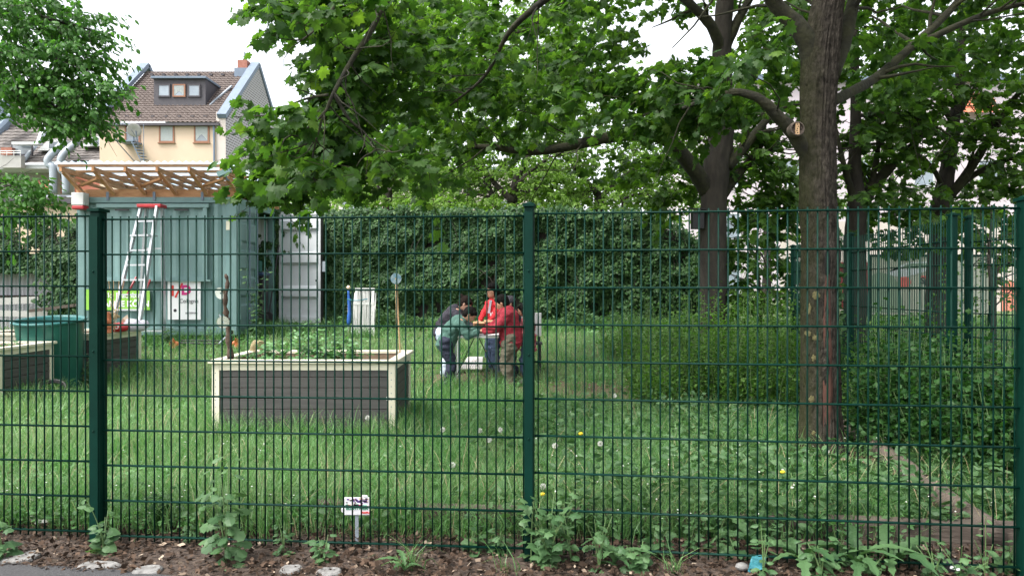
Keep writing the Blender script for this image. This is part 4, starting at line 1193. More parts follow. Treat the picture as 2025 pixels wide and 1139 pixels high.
def person(label, foot, h, face_deg, lean, hands, top, pants, shoe, hair, skin='skin', head_pitch=0, head_yaw=0, hips_shift=0, long_hair=False, bun=False, cap=None, hood=False, puffer=False, stance=.09, step=(0, 0), elbow_out=.6, bulk=1.0):
    """face_deg: direction the figure faces, measured from +x; lean: forward bend of the back in degrees"""
    t = thing('person', label, 'person', (foot[0], foot[1], foot[2]))
    f = np.array((math.cos(R(face_deg)), math.sin(R(face_deg)), 0)); s = np.array((-f[1], f[0], 0)); z = np.array((0, 0, 1.0))
    leg = .47*h; hw = .055*h
    pel = z*leg + f*(hips_shift)
    ld = R(lean)
    mid = pel + (z*math.cos(ld*.6) + f*math.sin(ld*.6))*.15*h
    nk = mid + (z*math.cos(ld*1.12) + f*math.sin(ld*1.12))*.165*h
    up_t = (nk-mid)/np.linalg.norm(nk-mid)
    hp = ld*.8 + R(head_pitch)
    hd = z*math.cos(hp) + f*math.sin(hp)                     # crown direction
    yw_ = R(head_yaw); ff = f*math.cos(yw_) + s*math.sin(yw_)
    fd = ff*math.cos(hp) - z*math.sin(hp); hd = hd/np.linalg.norm(hd); fd = fd - hd*fd.dot(hd); fd /= np.linalg.norm(fd); sdh = np.cross(hd, fd)
    hr = .076*h
    neck_top = nk + (up_t*.5+hd*.5)*.055*h
    hc = neck_top + hd*hr*.85 + fd*hr*.18
    sh = {1: nk - up_t*.025*h + s*.108*h, -1: nk - up_t*.025*h - s*.108*h}
    hip = {1: pel + s*hw, -1: pel - s*hw}
    body = MB(); cl = MB(); pt = MB()
    b = bulk
    RH = np.stack((sdh, fd, hd), 1)
    limb(body, [pel, mid, nk-up_t*.03*h], [.082*h, .075*h, .075*h]); limb(body, [sh[1], nk, sh[-1]], [.036*h, .045*h, .036*h])
    limb(body, [nk-up_t*.02*h, neck_top], [.036*h, .032*h])
    body.ball(hc, (hr*.80, hr*.95, hr*1.04), 18, 12, RH)                       # skull
    body.ball(hc - hd*hr*.45 + fd*hr*.28, (hr*.60, hr*.62, hr*.58), 14, 10, RH)  # jaw
    body.ball(hc + fd*hr*.93 - hd*hr*.22, (hr*.13, hr*.2, hr*.2), 8, 6, RH)      # nose
    for q_ in (1, -1): body.ball(hc + sdh*q_*hr*.82 - hd*hr*.1 - fd*hr*.05, (hr*.1, hr*.17, hr*.25), 8, 6, RH)   # ears
    limb(cl, [pel+z*.01, mid, nk-up_t*.035*h], [.092*h*b, .092*h*b, .084*h*b])
    cl.ball(pel + z*.005, (.098*h*b, .098*h*b, .05*h), 14, 8)
    limb(cl, [sh[1]-up_t*.008*h, nk-up_t*.022*h, sh[-1]-up_t*.008*h], [.05*h*b, .052*h*b, .05*h*b])
    for q_ in (1, -1):
        hint = s*q_*elbow_out - z*.8 - f*.3
        el, wr = ik(sh[q_], np.array(hands[q_]) - np.array(foot), .165*h, .15*h, hint)
        d = (wr-el)/np.linalg.norm(wr-el)
        limb(body, [sh[q_], el, wr], [.034*h, .026*h, .019*h])
        limb(cl, [sh[q_]-up_t*.006*h, el, wr-d*.012*h], [.047*h*b, .038*h*b, .028*h*b])
        # hand: palm, four bent fingers, thumb
        pl = wr + d*.03*h; sd_ = np.cross(d, z); 
        if np.linalg.norm(sd_) < .2: sd_ = s.copy()
        sd_ /= np.linalg.norm(sd_); dn = np.cross(sd_, d); dn = dn if dn[2] < 0 else -dn
        PR = np.stack((sd_, d, dn), 1)
        body.ball(pl, (.024*h, .032*h, .012*h), 10, 8, PR)
        for i_, (o_, L_) in enumerate(((-.018, .040), (-.006, .046), (.006, .043), (.017, .034))):
            a_ = pl + sd_*o_*h + d*.024*h; k1 = a_ + d*L_*.5*h + dn*.004*h; k2 = k1 + d*L_*.36*h + dn*L_*.35*h
            limb(body, [a_, k1, k2], [.0062*h, .0058*h, .005*h], 6)
        ts = -sd_*q_ if (np.cross(f, z).dot(sd_)) < 0 else sd_*q_
        limb(body, [pl + ts*.018*h - d*.008*h, pl + ts*.034*h + d*.012*h, pl + ts*.036*h + d*.032*h + dn*.006*h], [.0075*h, .0068*h, .0058*h], 6)
        # leg
        fo = np.array((0, 0, 0)) + s*q_*stance*h*.6 + f*(step[0] if q_ == 1 else step[1])
        ank = fo + z*.04*h; kn, _ = ik(hip[q_], ank, .225*h, .22*h, f)
        limb(body, [hip[q_], kn, ank], [.055*h, .038*h, .026*h]); limb(body, [ank, fo + f*.06*h + z*.018*h], [.024*h, .018*h])
        limb(pt, [hip[q_]+z*.01*h, kn, ank - z*.012*h], [.068*h*b, .05*h*b, .042*h*b])
    limb(pt, [hip[1]+z*.03*h, hip[-1]+z*.03*h], [.066*h*b, .066*h*b])
    if hood:
        cl.ball(nk + up_t*.02*h - f*.05*h, (.075*h, .06*h, .04*h), 12, 8, np.stack((s, f, z), 1))
    if puffer:
        for k_ in range(6):
            c_ = pel - z*.06*h + (nk-pel)*(k_/5.5)
            cl.ball(c_, (.108*h, .105*h, .04*h), 16, 8)
    bo = voxel(body, 'body', M[skin], t, .0062, 3)
    voxel(cl, 'jacket' if puffer else 'sweater', M[top], t, .011, 3, .022)
    voxel(pt, 'trousers', M[pants], t, .011, 3, .026)
    for q_ in (1, -1):
        fo = s*q_*stance*h*.6 + f*(step[0] if q_ == 1 else step[1])
        m = MB(); limb(m, [fo - f*.015*h + z*.026*h, fo + f*.04*h + z*.024*h, fo + f*.085*h + z*.02*h], [.03*h, .029*h, .024*h], 12)
        m.bar(fo - f*.035*h + z*.006*h, fo + f*.105*h + z*.006*h, .055*h, .012*h)
        voxel(m, 'shoe', M[shoe], t, .008, 2)
    hm = MB()
    hm.ball(hc - fd*hr*.16 + hd*hr*.22, (hr*.93, hr*.96, hr*.96), 18, 12, RH)
    hm.ball(hc - fd*hr*.35 - hd*hr*.1, (hr*.86, hr*.72, hr*.9), 16, 10, RH)
    for k_ in range(7):
        a = (k_-3)*.32; hm.ball(hc + hd*hr*.62 + fd*hr*.62*math.cos(a) + sdh*hr*.75*math.sin(a), hr*.3, 10, 6)
    if long_hair:
        limb(hm, [hc - fd*hr*.4, hc - fd*hr*.65 - hd*hr*1.0, nk - f*.06*h - z*.02*h], [hr*.8, hr*.62, hr*.4])
        for q_ in (1, -1): limb(hm, [hc + sdh*q_*hr*.7 + hd*hr*.2, hc + sdh*q_*hr*.78 - hd*hr*.9], [hr*.32, hr*.22])
    if bun: hm.ball(hc - fd*hr*1.15 + hd*hr*.35, hr*.42, 12, 8)
    voxel(hm, 'hair', M[hair], t, .009, 2)
    if cap:
        m = MB(); m.ball(hc + hd*hr*.42 - fd*hr*.05, (hr*1.03, hr*1.08, hr*.85), 18, 12, RH); m.ball(hc + fd*hr*1.1 + hd*hr*.35, (hr*.6, hr*.55, hr*.09), 14, 8, RH)
        voxel(m, 'cap', M[cap], t, .009, 2)
    for q_ in (1, -1):
        m = MB(); m.ball(hc + fd*hr*.86 + sdh*q_*hr*.30 + hd*hr*.02, (hr*.1, hr*.07, hr*.07), 8, 6, RH); m.build('eye', M['hair'], t)
        m = MB(); m.bar(hc + fd*hr*.9 + sdh*q_*hr*.16 + hd*hr*.22, hc + fd*hr*.82 + sdh*q_*hr*.46 + hd*hr*.2, hr*.06, hr*.05); m.build('eyebrow', M['hair'], t)
    m = MB(); m.ball(hc + fd*hr*.86 - hd*hr*.52, (hr*.2, hr*.06, hr*.05), 10, 6, RH); m.build('mouth', M['terracotta'], t)
    return t

KD = 11.0
def kp(px, d): 
    x = (px-CX)/F*d
    return np.array((x, d, g(x, d)))
TZ = EYE - (661-HY)/F*KD                                                   # table top height
tx0, tx1 = at(898, 0, KD)[0], at(987, 0, KD)[0]
tb = thing('folding_table', 'small white folding table with thin metal legs amid the children', 'table', ((tx0+tx1)/2, KD, g(-.5, KD)))
tz = TZ - g(-.5, KD)
MB().bbox((-(tx1-tx0)/2, -.3, tz-.035), ((tx1-tx0)/2, .3, tz)).build('tabletop', M['white'], tb, bevel=.006)
for sx in (-1, 1):
    for sy in (-1, 1):
        MB().tube([(sx*.29, sy*.25, tz-.036), (sx*.29, sy*.25, 0)], .014, 8).build('leg', M['alu'], tb)
    MB().tube([(sx*.29, -.25, .1), (sx*.29, .25, .1)], .008, 6).build('stretcher', M['alu'], tb)
    MB().tube([(sx*.29, 0, .12), (sx*.03, 0, tz-.04)], .008, 6).build('brace', M['black'], tb)
pap = thing('drawing_sheet', 'large white sheet of paper lying on the folding table', 'paper', (at(968, 0, KD)[0], KD-.05, TZ+.004))
nn = 12; A, B = np.meshgrid(np.linspace(-.24, .2, nn), np.linspace(-.26, .25, 8))
Z = .012*np.abs(np.sin(A*6)) + .03*np.clip(A-.1, 0, 1)
I_ = np.arange(nn*8).reshape(8, nn)
obj_np('sheet', np.stack((A.ravel(), B.ravel(), Z.ravel()), 1), [np.stack((I_[:-1,:-1], I_[:-1,1:], I_[1:,1:], I_[1:,:-1]), -1).reshape(-1, 4)], M['paper'], pap)
for px, dy, sz in ((947, .1, (.17, .16, .13)), (966, .14, (.13, .18, .15))):
    b_ = thing('cardboard_box', 'brown open cardboard box on the table, left one' if px < 950 else 'brown open cardboard box on the table, right one', 'box', (at(px, 0, KD)[0], KD+dy, TZ+.03))
    x, y, z = np.array(sz)/2
    m = MB(); m.bbox((-x, -y, 0), (x, -y+.008, 2*z)); m.bbox((-x, y-.008, 0), (x, y, 2*z)); m.bbox((-x, -y+.009, 0), (-x+.008, y-.009, 2*z)); m.bbox((x-.008, -y+.009, 0), (x, y-.009, 2*z)); m.bbox((-x+.009, -y+.009, 0), (x-.009, y-.009, .008)); m.build('carton', M['cardboard'], b_)
    m = MB(); m.bar((-x, -y-.03, 2*z+.01), (x, -y-.03, 2*z+.01), .07, .006, (0, -.4, 1)); m.build('flap', M['cardboard'], b_)
    m = MB(); m.bbox((-x+.02, -y+.02, 2*z-.02), (x-.02, y-.02, 2*z-.015)); m.build('content', M['tealb'] if px < 950 else M['cardboard'], b_)
wbd = thing('foam_board', 'pale board lying tilted on the ground under the table', 'board', (at(932, 0, 11.7)[0], 11.75, g(-.6, 11.7)))
wbd.scale = (.56, .6, .62)
m = MB(); m.add([(-.30,-.2,.10),(.3,-.2,.10),(.3,.3,.34),(-.12,.3,.34),(-.30,-.2,.13),(.3,-.2,.13),(.3,.3,.37),(-.12,.3,.37)], [(0,3,2,1),(4,5,6,7),(0,1,5,4),(1,2,6,5),(2,3,7,6),(3,0,4,7)]); m.build('sheet', M['pinkboard'], wbd)
m = MB(); m.bbox((-.2, -.12, 0), (.28, .28, .09)); m.build('base_slab', M['log'], wbd)

T = lambda px, py, d: at(px, py, d)
person('person in charcoal hoodie and pale jeans bending over the table, dark hair in a bun', kp(879, 11.5), 1.36, 0, 38, {1: T(940, 652, 11.3), -1: T(948, 655, 11.1)}, 'hoodie', 'jeans_pale', 'shoe', 'hair_brown', skin='skin_pale', head_pitch=12, hips_shift=-.04, bun=True, hood=True, bulk=1.12)
person('person in green sweater and navy trousers leaning over the left side of the table', kp(884, 10.75), 1.30, 4, 38, {1: T(950, 652, 10.95), -1: T(946, 656, 10.7)}, 'greensw', 'navy', 'shoe', 'hair', head_pitch=14, hips_shift=-.02, bulk=1.15)
p3 = person('person in bright red patterned top and blue jeans standing behind the table', kp(980, 11.7), 1.40, 218, 4, {1: T(963, 640, 11.3), -1: T(944, 640, 11.4)}, 'redt', 'jeans', 'shoe', 'hair', head_pitch=4, long_hair=True)
p4 = person('person in dark red sweater and olive cargo trousers reaching across the table', kp(1011, 10.75), 1.34, 172, 10, {1: T(958, 654, 10.7), -1: T(954, 652, 11.0)}, 'redsw', 'olive', 'shoe', 'hair', head_pitch=14, bulk=1.3)
p5 = person('person in red quilted jacket and jeans standing half behind the middle fence post', kp(1045, 10.95), 1.18, 165, 4, {1: T(1020, 668, 10.8), -1: T(1022, 665, 11.1)}, 'puffer', 'jeans', 'shoe_pale', 'hair', head_pitch=14, puffer=True, long_hair=True)
p6 = person('person in charcoal cap mostly hidden behind the dark red sweater', kp(1019, 11.4), 1.23, 190, 6, {1: T(1004, 660, 11.3), -1: T(1004, 655, 11.5)}, 'hoodie', 'navy', 'shoe', 'hair', head_pitch=10, cap='cap')
# pockets on the cargo trousers, print on the red top
m = MB(); m.box((-.01, -.115, .42), (.13, .03, .15)); m.build('pocket', M['olive'], p4, bevel=.008)
m = MB()
for dx, w_ in ((-.05, .035), (.045, .03)):
    m.bar((dx-.05, -.135, .92), (dx-.02, -.13, 1.12), w_, .02, (0, -1, 0))
m.build('scarf', M['lilac'], p3)
m = MB()
for k_ in range(5): m.bbox((-.08+k_*.032, -.150, .88+.012*(k_ % 2)), (-.058+k_*.032, -.13, .93+.012*(k_ % 2)))
m.build('print', M['paper'], p3)
wc = thing('white_chair', 'white and black chair mostly hidden by the middle fence post', 'chair', (at(1051, 0, 11.6)[0], 11.6, g(.3, 11.6)))
for sx in (-1, 1):
    MB().tube([(sx*.13, -.15, 0), (sx*.13, -.13, .45)], .014, 6).build('leg', M['black'], wc); MB().tube([(sx*.13, .15, 0), (sx*.13, .2, .55)], .014, 6).build('leg', M['black'], wc)
MB().bbox((-.16, -.17, .45), (.16, .17, .48)).build('seat', M['black'], wc); MB().bbox((-.16, .185, .56), (.16, .215, .92)).build('backrest', M['white'], wc, bevel=.01)

# ---------------------------------------------------------------- mesh fences
def mesh_panel(A, B, z0, parent, height=1.83, spikes=.018, vr=.0043, hr_=.0048):
    """double-rod mesh panel from A to B (xy), bottom wire at z0"""
    A = np.array(A, float); B = np.array(B, float); L = np.linalg.norm(B-A); u = (B-A)/L; nrm_ = np.array((-u[1], u[0]))
    m = MB(); n = int(L/.05); off = (L - n*.05)/2
    for k_ in range(n+1):
        p = A + u*(off + k_*.05)
        m.tube([(p[0], p[1], z0-spikes), (p[0], p[1], z0+height)], vr, 6)
    for k_ in range(10):
        z = z0 + .012 + k_*.2
        for sg in (-1, 1):
            a = A + nrm_*sg*.0068; b = B + nrm_*sg*.0068
            m.tube([(*a, z), (*b, z)], hr_, 8)
    return m.build('mesh_panel', M['fence'], parent, world=True, smooth=True)
def fence_post(P, ang, z0, ht, parent, sx=.05, sy=.075, cap=True):
    Rm = np.array(((math.cos(ang), -math.sin(ang), 0), (math.sin(ang), math.cos(ang), 0), (0, 0, 1)))
    m = MB(); m.box((P[0], P[1], z0+ht/2), (sx, sy, ht), Rm)
    pst = m.build('post', M['fence'], parent, world=True, bevel=.005)
    d = Rm @ np.array((0, -sy/2-.006, 0))
    m = MB(); m.box((P[0]+d[0], P[1]+d[1], z0+ht/2-.01), (sx*.86, .011, ht-.04), Rm); sub(m.build('cover_strip', M['fence'], pst), pst)
    m = MB(); m.box((P[0], P[1], z0+ht+.008), (sx+.012, sy+.03, .016), Rm); m.ball((P[0], P[1], z0+ht+.016), (sx*.5, sy*.55, .012), 12, 6, Rm); sub(m.build('cap', M['fence'], pst), pst)
    m = MB()
    for k_ in range(4): m.ball(np.array((P[0], P[1], z0+.3+k_*.45)) + Rm @ np.array((0, -sy/2-.013, 0)), .006, 8, 6)
    sub(m.build('bolts', M['fence'], pst), pst)
    return pst
ff = thing('mesh_fence', 'dark green double wire mesh fence with square posts along the front', 'fence', (0, 4.1, 0))
FP = [(-4.86, 4.56), (-2.36, 4.33), (.095, 4.11), (2.57, 3.80), (5.05, 3.52)]
for i, p in enumerate(FP[:4]):
    a = math.atan2(FP[i+1][1]-p[1], FP[i+1][0]-p[0])
    fence_post(p, a, -.1 if i else -.1, 1.995 if i != 1 else 1.99, ff, sx=.05 if i != 1 else .058)
for i, (dz, ) in enumerate(((.055,), (.035,), (.047,), (.047,))):
    A, B = np.array(FP[i]), np.array(FP[i+1]); u = (B-A)/np.linalg.norm(B-A); nn_ = np.array((u[1], -u[0]))
    mesh_panel(A+u*.028+nn_*.0, B-u*.028, dz - (.02 if i == 1 else 0)*0, ff)
sf = thing('side_mesh_fence', 'green wire mesh fence running away behind the big maple trunk', 'fence', (3.7, 7, 0))
SP = [(4.15, 11.2), (3.84, 8.6), (3.66, 6.3)]
SP2 = [(3.87, 6.42), (4.45, 3.95)]
for i, p in enumerate(SP):
    q_ = SP[i+1] if i+1 < len(SP) else SP[i-1]
    fence_post(p, math.atan2(q_[1]-p[1], q_[0]-p[0])+math.pi/2+R(12), -.05+.03*i*0, 2.10, sf, sx=.05, sy=.06)
fence_post(SP2[0], R(-75), -.05, 2.09, sf, sx=.04, sy=.05)
for a, b in ((SP[0], SP[1]), (SP[1], SP[2]), (SP2[0], SP2[1])):
    mesh_panel(a, b, .03+g(*a)*.5, sf, height=1.99)

# ---------------------------------------------------------------- small things by the front fence
sg = thing('garden_sign', 'small colourful plastic sign on a grey stake behind the fence', 'sign', (at(704, 0, 4.32)[0], 4.34, 0))
sw_, sh_ = .145, .102
sz0 = EYE - (1018-HY)/F*4.34
m = MB(); m.bbox((-.072, -.004, sz0), (.072, .0, sz0+sh_)); m.build('sign_plate', M['paper'], sg, bevel=.002)
MB().bar((0.0, .008, -.1), (-.002, .006, sz0+.06), .02, .006, (0, 1, 0)).build('stake', M['zinc_pale'], sg)
xx = -.070
q = np.random.default_rng(5)
for nm, z0_, z1_, cols in (('print_band', .066, .1, ('purple', 'purple', 'beige', 'slate')), ('print_band', .045, .068, ('mint', 'beige', 'mint', 'pink'))):
    for mm in cols:
        m = MB()
        for k_ in range(7):
            x = q.uniform(-.066, .058); z_ = q.uniform(z0_, z1_-.01); m.bbox((x, -.0062, sz0+z_), (x+q.uniform(.006, .022), -.0042-.0004*q.random(), sz0+z_+q.uniform(.005, .012)))
        m.build(nm, M[mm], sg)
text('lettering', 'BLÜHT', M['printgreen'], sg, (-.062, -.005, sz0+.032), .024, bold=.0008)
text('lettering', 'HIER', M['printgreen'], sg, (.014, -.005, sz0+.032), .024, bold=.0008)
text('lettering', 'NABU', M['redorange'], sg, (.030, -.005, sz0+.009), .016, bold=.0008)
m = MB(); m.ball((-.078, -.004, sz0+.03), (.012, .002, .016), 10, 6); m.ball((.045, -.004, sz0+.108), (.02, .002, .008), 10, 6); m.build('cut_out_edge', M['paper'], sg)

lg = thing('timber_edging', 'weathered timber edging lying in the weeds behind the front fence', 'timber edging', (1, 4.6, 0))
for (a, b) in (((-1.24, 4.80), (-1.05, 4.79)), ((-.62, 4.70), (1.45, 4.50)), ((1.47, 4.50), (2.95, 4.33))):
    m = MB(); n_ = max(3, int((b[0]-a[0])/.15))
    P = np.stack((np.linspace(a[0], b[0], n_), np.linspace(a[1], b[1], n_), np.full(n_, .05)), 1); P[:, 2] += rng.normal(size=n_)*.002
    m.bar((a[0], a[1], .055), (b[0], b[1], .052), .10, .125); m.build('beam', M['log'], lg, world=True, bevel=.012)
lg2 = thing('round_log', 'round peeled log lying diagonally from the maple trunk to the fence corner', 'log', (2.9, 5.8, 0))
m = MB(); P = spline([(2.72, 4.28, .065), (2.84, 5.0, .07), (3.02, 5.9, .075), (3.2, 6.9, .08), (3.27, 7.5, .08)], 24); m.tube(P, .074*(1+.05*np.sin(np.arange(24)*1.3)), 14, jit=.06); m.build('wood', M['log'], lg2, world=True, smooth=True)

# litter and stones
bw_ = thing('blue_wrapper', 'crumpled turquoise wrapper lying on the earth in front of the fence', 'litter', (1.25, 3.87, .015))
A, B = np.meshgrid(np.linspace(-.04, .04, 9), np.linspace(-.03, .09, 12)); Z = .02*vnoise(np.stack((A.ravel()*60, B.ravel()*60, A.ravel()*0), 1), 2) + .012 + B.ravel()*.35
I_ = np.arange(108).reshape(12, 9)
o = obj_np('foil', np.stack((A.ravel()+B.ravel()*.5, B.ravel(), Z), 1), [np.stack((I_[:-1,:-1], I_[:-1,1:], I_[1:,1:], I_[1:,:-1]), -1).reshape(-1, 4)], M['tealb'], bw_)
m = MB(); m.ball((-.07, .02, .015), (.035, .03, .02), 8, 6); m.build('paper_scrap', M['stone'], bw_)
pk = thing('black_packet', 'small black and white packet under the fence at far right', 'litter', (2.24, 3.86, .015))
MB().bbox((-.045, -.02, 0), (.03, .03, .06)).build('packet', M['black'], pk, bevel=.006)
MB().bar((-.02, -.0235, .035), (.03, -.0235, .02), .02, .004, (0, -1, 0)).build('torn_paper', M['paper'], pk)
for (px, py, w_, seed) in ((30, 1108, .15, 1), (195, 1120, .2, 2), (290, 1130, .14, 3), (650, 1134, .12, 4), (575, 1128, .1, 5), (60, 1100, .09, 6)):
    d = (EYE-.01)*F/(py-HY)
    p = at(px, py, d); m = MB(); m.ball((0, 0, 0), (w_*.55, .055, .028), 20, 10)
    V = m.v[0]; V *= (1 + .5*(vnoise(V*25+seed*3, seed)-.5))[:, None]; V[:, 2] = np.minimum(V[:, 2], .017)
    o = m.build('paving_stone', M['stone'], None, smooth=False); o.location = p
    tag(o, 'flat pale paving stone sunk in the earth along the pavement edge', 'stone', 'flat stones along the pavement edge')
q = np.random.default_rng(11)
for k_ in range(22):
    px, py = q.uniform(55, 190), q.uniform(985, 1042); d = EYE*F/(py-HY); p = at(px, py, d)
    m = MB(); r_ = q.uniform(.012, .028); m.ball((0, 0, 0), (r_*1.3, r_, r_*.75), 12, 8); m.v[0] *= (1+.3*(vnoise(m.v[0]*60+k_, k_)-.5))[:, None]
    o = m.build('pebble', M['pebble'], None, smooth=True); o.location = (p[0], p[1], .02+r_*.4); o.rotation_euler = (0, 0, q.uniform(0, 6))
    tag(o, 'white rounded pebble on the soil behind the left fence panel', 'pebble', 'white pebbles behind the left fence panel')

# fallen leaves and chips on the earth strip
q = np.random.default_rng(21); n = 26000
X = q.uniform(-3.6, 3.4, n); Yf = np.array([fence_y(x) for x in X]); Y = Yf - .42 + .85*q.random(n)**1.1
keep = (vnoise(np.stack((X*2.2, Y*2.2, X*0), 1), 8) + .45*q.random(n) > .34); X, Y = X[keep], Y[keep]; n = len(X)
P = np.stack((X, Y, .012 + .02*q.random(n)), 1)
tip = q.normal(size=(n, 3)); tip[:, 2] *= .3; nr = q.normal(size=(n, 3))*.6; nr[:, 2] += 1
V, Fc = place_leaves(DIAM, P, tip, nr, .007 + .045*q.random(n)**4)
tag(obj_np('leaf_litter', V, [Fc], M['litter']), 'brown dead leaves and chips scattered along the earth strip', 'dead leaves', kind='stuff')
n = 900; X = 2.65 + .75*q.normal(size=n); Y = 6.05 + .5*q.normal(size=n)
V, Fc = place_leaves(OVAL, np.stack((X, Y, gh(X, Y)+.02+.02*q.random(n)), 1), q.normal(size=(n, 3))*np.array((1, 1, .2)), q.normal(size=(n, 3))*.3+np.array((0, 0, 1)), .03+.05*q.random(n))
tag(obj_np('leaf_litter', V, [Fc], M['litter']), 'brown dead leaves round the foot of the big maple', 'dead leaves', kind='stuff')

# ---------------------------------------------------------------- meadow
LOGP = np.array(((2.72, 4.28), (2.84, 5.0), (3.02, 5.9), (3.2, 6.9), (3.27, 7.5)))
def near_log(X, Y):
    lx = np.interp(Y, LOGP[:, 1], LOGP[:, 0])
    return ((np.abs(X-lx+.05) < .17) & (Y > 4.3) & (Y < 7.6)) | ((X-2.69)**2 + (Y-6.35)**2 < .42**2)
def in_beds(x, y):
    b = np.zeros(len(x), bool)
    for x0, x1, y0, y1 in ((-2.97, -1.13, 7.30, 8.62), (-7.92, -6.0, 8.88, 10.0), (-7.78, -5.82, 10.84, 11.97), (-8.26, -5.23, 14.5, 16.84)):
        b |= (x > x0) & (x < x1) & (y > y0) & (y < y1)
    b |= ((x+6.32)**2 + (y-10.42)**2 < .36**2)
    b |= ((x-2.69)**2 + (y-6.6)**2 < .25**2)
    return b
def scatter(n, seed, ymin=4.35, ymax=18.5, p=1.0):
    """points over the meadow, thinning with distance"""
    q = np.random.default_rng(seed)
    u = q.random(n); Y = 1/((1/ymin**p)*(1-u) + (1/ymax**p)*u)**(1/p)
    X = q.uniform(-.78, .75, n)*Y
    ok = (Y > np.array([fence_y(x) for x in X]) + .18) & (X > -11.5)
    return X[ok], Y[ok], q
def blades(X, Y, q, hmin, hmax, wid, lean=.55):
    n = len(X); Z = gh(X, Y) - .01
    H = hmin + (hmax-hmin)*q.random(n)**1.4
    az = q.uniform(0, 2*math.pi, n); bend = lean*(.3+q.random(n)); w_ = wid*(.6+.8*q.random(n))*(1 + np.clip(Y-6, 0, 12)*.10)
    dx, dy = np.cos(az), np.sin(az); fz = q.uniform(0, math.pi, n); sx_, sy_ = np.cos(fz)*w_/2, np.sin(fz)*w_/2
    V = np.zeros((n, 7, 3))
    for i_, (t_, ww) in enumerate(((0, 1), (.4, .9), (.75, .55))):
        hx = bend*t_**2*H; hz = H*t_*(1-.25*bend*t_)
        for j_, sg_ in enumerate((-1, 1)):
            V[:, i_*2+j_] = np.stack((X + dx*hx + sg_*sx_*ww, Y + dy*hx + sg_*sy_*ww, Z + hz), 1)
    V[:, 6] = np.stack((X + dx*bend*H, Y + dy*bend*H, Z + H*(1-.25*bend) - .12*bend*H), 1)
    b = (np.arange(n)*7)[:, None]
    F4 = np.concatenate((b+np.array((0, 1, 3, 2)), b+np.array((2, 3, 5, 4)))); F3 = b+np.array((4, 5, 6))
    return V.reshape(-1, 3), F3, F4
X, Y, q = scatter(250000, 31)
cl_ = vnoise(np.stack((X*1.2, Y*1.2, X*0), 1), 4); fine = vnoise(np.stack((X*4, Y*4, X*0), 1), 6)
shade = np.clip((X - .9)/1.2, 0, 1) * np.clip((9.5-Y)/2, 0, 1)                 # thinner, leafier cover under the maple
dens = .02 + .95*cl_ + .42*fine; dens *= 1 - .62*shade
dens *= np.where(((X-.95)/1.15)**2 + ((Y-10.3)/.65)**2 < 1, .15, 1); dens *= np.where(((X+.45)/.8)**2 + ((Y-11.3)/.5)**2 < 1, .35, 1)
dens *= np.clip((Y - np.array([fence_y(x) for x in X]) - .1)/.8, .25, 1)
dens *= np.where(near_log(X, Y), .12, 1)
ok = (q.random(len(X)) < dens) & ~in_beds(X, Y)
X, Y = X[ok], Y[ok]
tall = vnoise(np.stack((X*.9, Y*.9, X*0+3), 1), 9)
V, F3, F4 = blades(X, Y, q, .07, .27, .0050, 1.05)
V = V.reshape(-1, 7, 3); s_ = .75 + .8*tall; base = V[:, :2].mean(1, keepdims=True); V[:, :, 2] = base[:, :, 2] + (V[:, :, 2]-base[:, :, 2])*s_[:, None]; V = V.reshape(-1, 3)
pal = (vnoise(np.stack((X*1.7, Y*1.7, X*0+7), 1), 19)*.75 + .35*q.random(len(X)) + .12*np.clip((.5-X)/3, -1, 1)) > .62
Vb = V.reshape(-1, 7, 3); nb_ = int(pal.sum()); b7 = (np.arange(nb_)*7)[:, None]
tag(obj_np('pale_grass', Vb[pal].reshape(-1, 3), [b7+np.array((4, 5, 6)), np.concatenate((b7+np.array((0, 1, 3, 2)), b7+np.array((2, 3, 5, 4))))], M['grass_pale']), 'paler drier patches of the meadow grass', 'grass', kind='stuff')
nb_ = int((~pal).sum()); b7 = (np.arange(nb_)*7)[:, None]; V = Vb[~pal].reshape(-1, 3); F3 = b7+np.array((4, 5, 6)); F4 = np.concatenate((b7+np.array((0, 1, 3, 2)), b7+np.array((2, 3, 5, 4))))
tag(obj_np('grass', V, [F3, F4], M['grass']), 'long bright green meadow grass between the fence and the ivy wall', 'grass', kind='stuff')
# taller tufts round the beds
tX, tY = [], []
for (x0, x1, y, n_) in ((-3.0, -1.0, 7.2, 500), (-6.1, -5.9, 9.3, 350), (-8.2, -5.2, 14.1, 1300), (-5.0, -4.0, 15.2, 900), (-4.2, 4.0, 16.2, 3500)):
    tX.append(rng.uniform(x0, x1, n_)); tY.append(y + rng.normal(size=n_)*.13)
for (x, y0, y1, n_) in ((-1.02, 7.4, 8.6, 500), (-3.06, 7.4, 8.6, 450), (-5.9, 8.9, 10.0, 500), (-5.72, 10.8, 12, 500), (-5.0, 14.4, 16.8, 700)):
    tY.append(rng.uniform(y0, y1, n_)); tX.append(x + rng.normal(size=n_)*.07)
for cx_, cy_, n_ in ((-1.95, 7.2, 260), (-2.6, 7.2, 260), (-1.4, 7.25, 200), (-.62, 10.2, 160), (-.2, 10.1, 160), (.3, 10.2, 120), (-.9, 10.4, 120)):
    tX.append(cx_ + rng.normal(size=n_)*.14); tY.append(cy_ + rng.normal(size=n_)*.1)
ux, uy, q = scatter(620, 77)
for a, b in zip(ux, uy):
    n_ = int(q.integers(10, 40)); tX.append(a + q.normal(size=n_)*.06); tY.append(b + q.normal(size=n_)*.06)
tX.append(-2.95 + rng.normal(size=260)*.3); tY.append(14.95 + rng.normal(size=260)*.1)
X, Y = np.concatenate(tX), np.concatenate(tY); ok = ~in_beds(X, Y) & ~near_log(X, Y); X, Y = X[ok], Y[ok]
V, F3, F4 = blades(X, Y, rng, .16, .42, .005, .8)
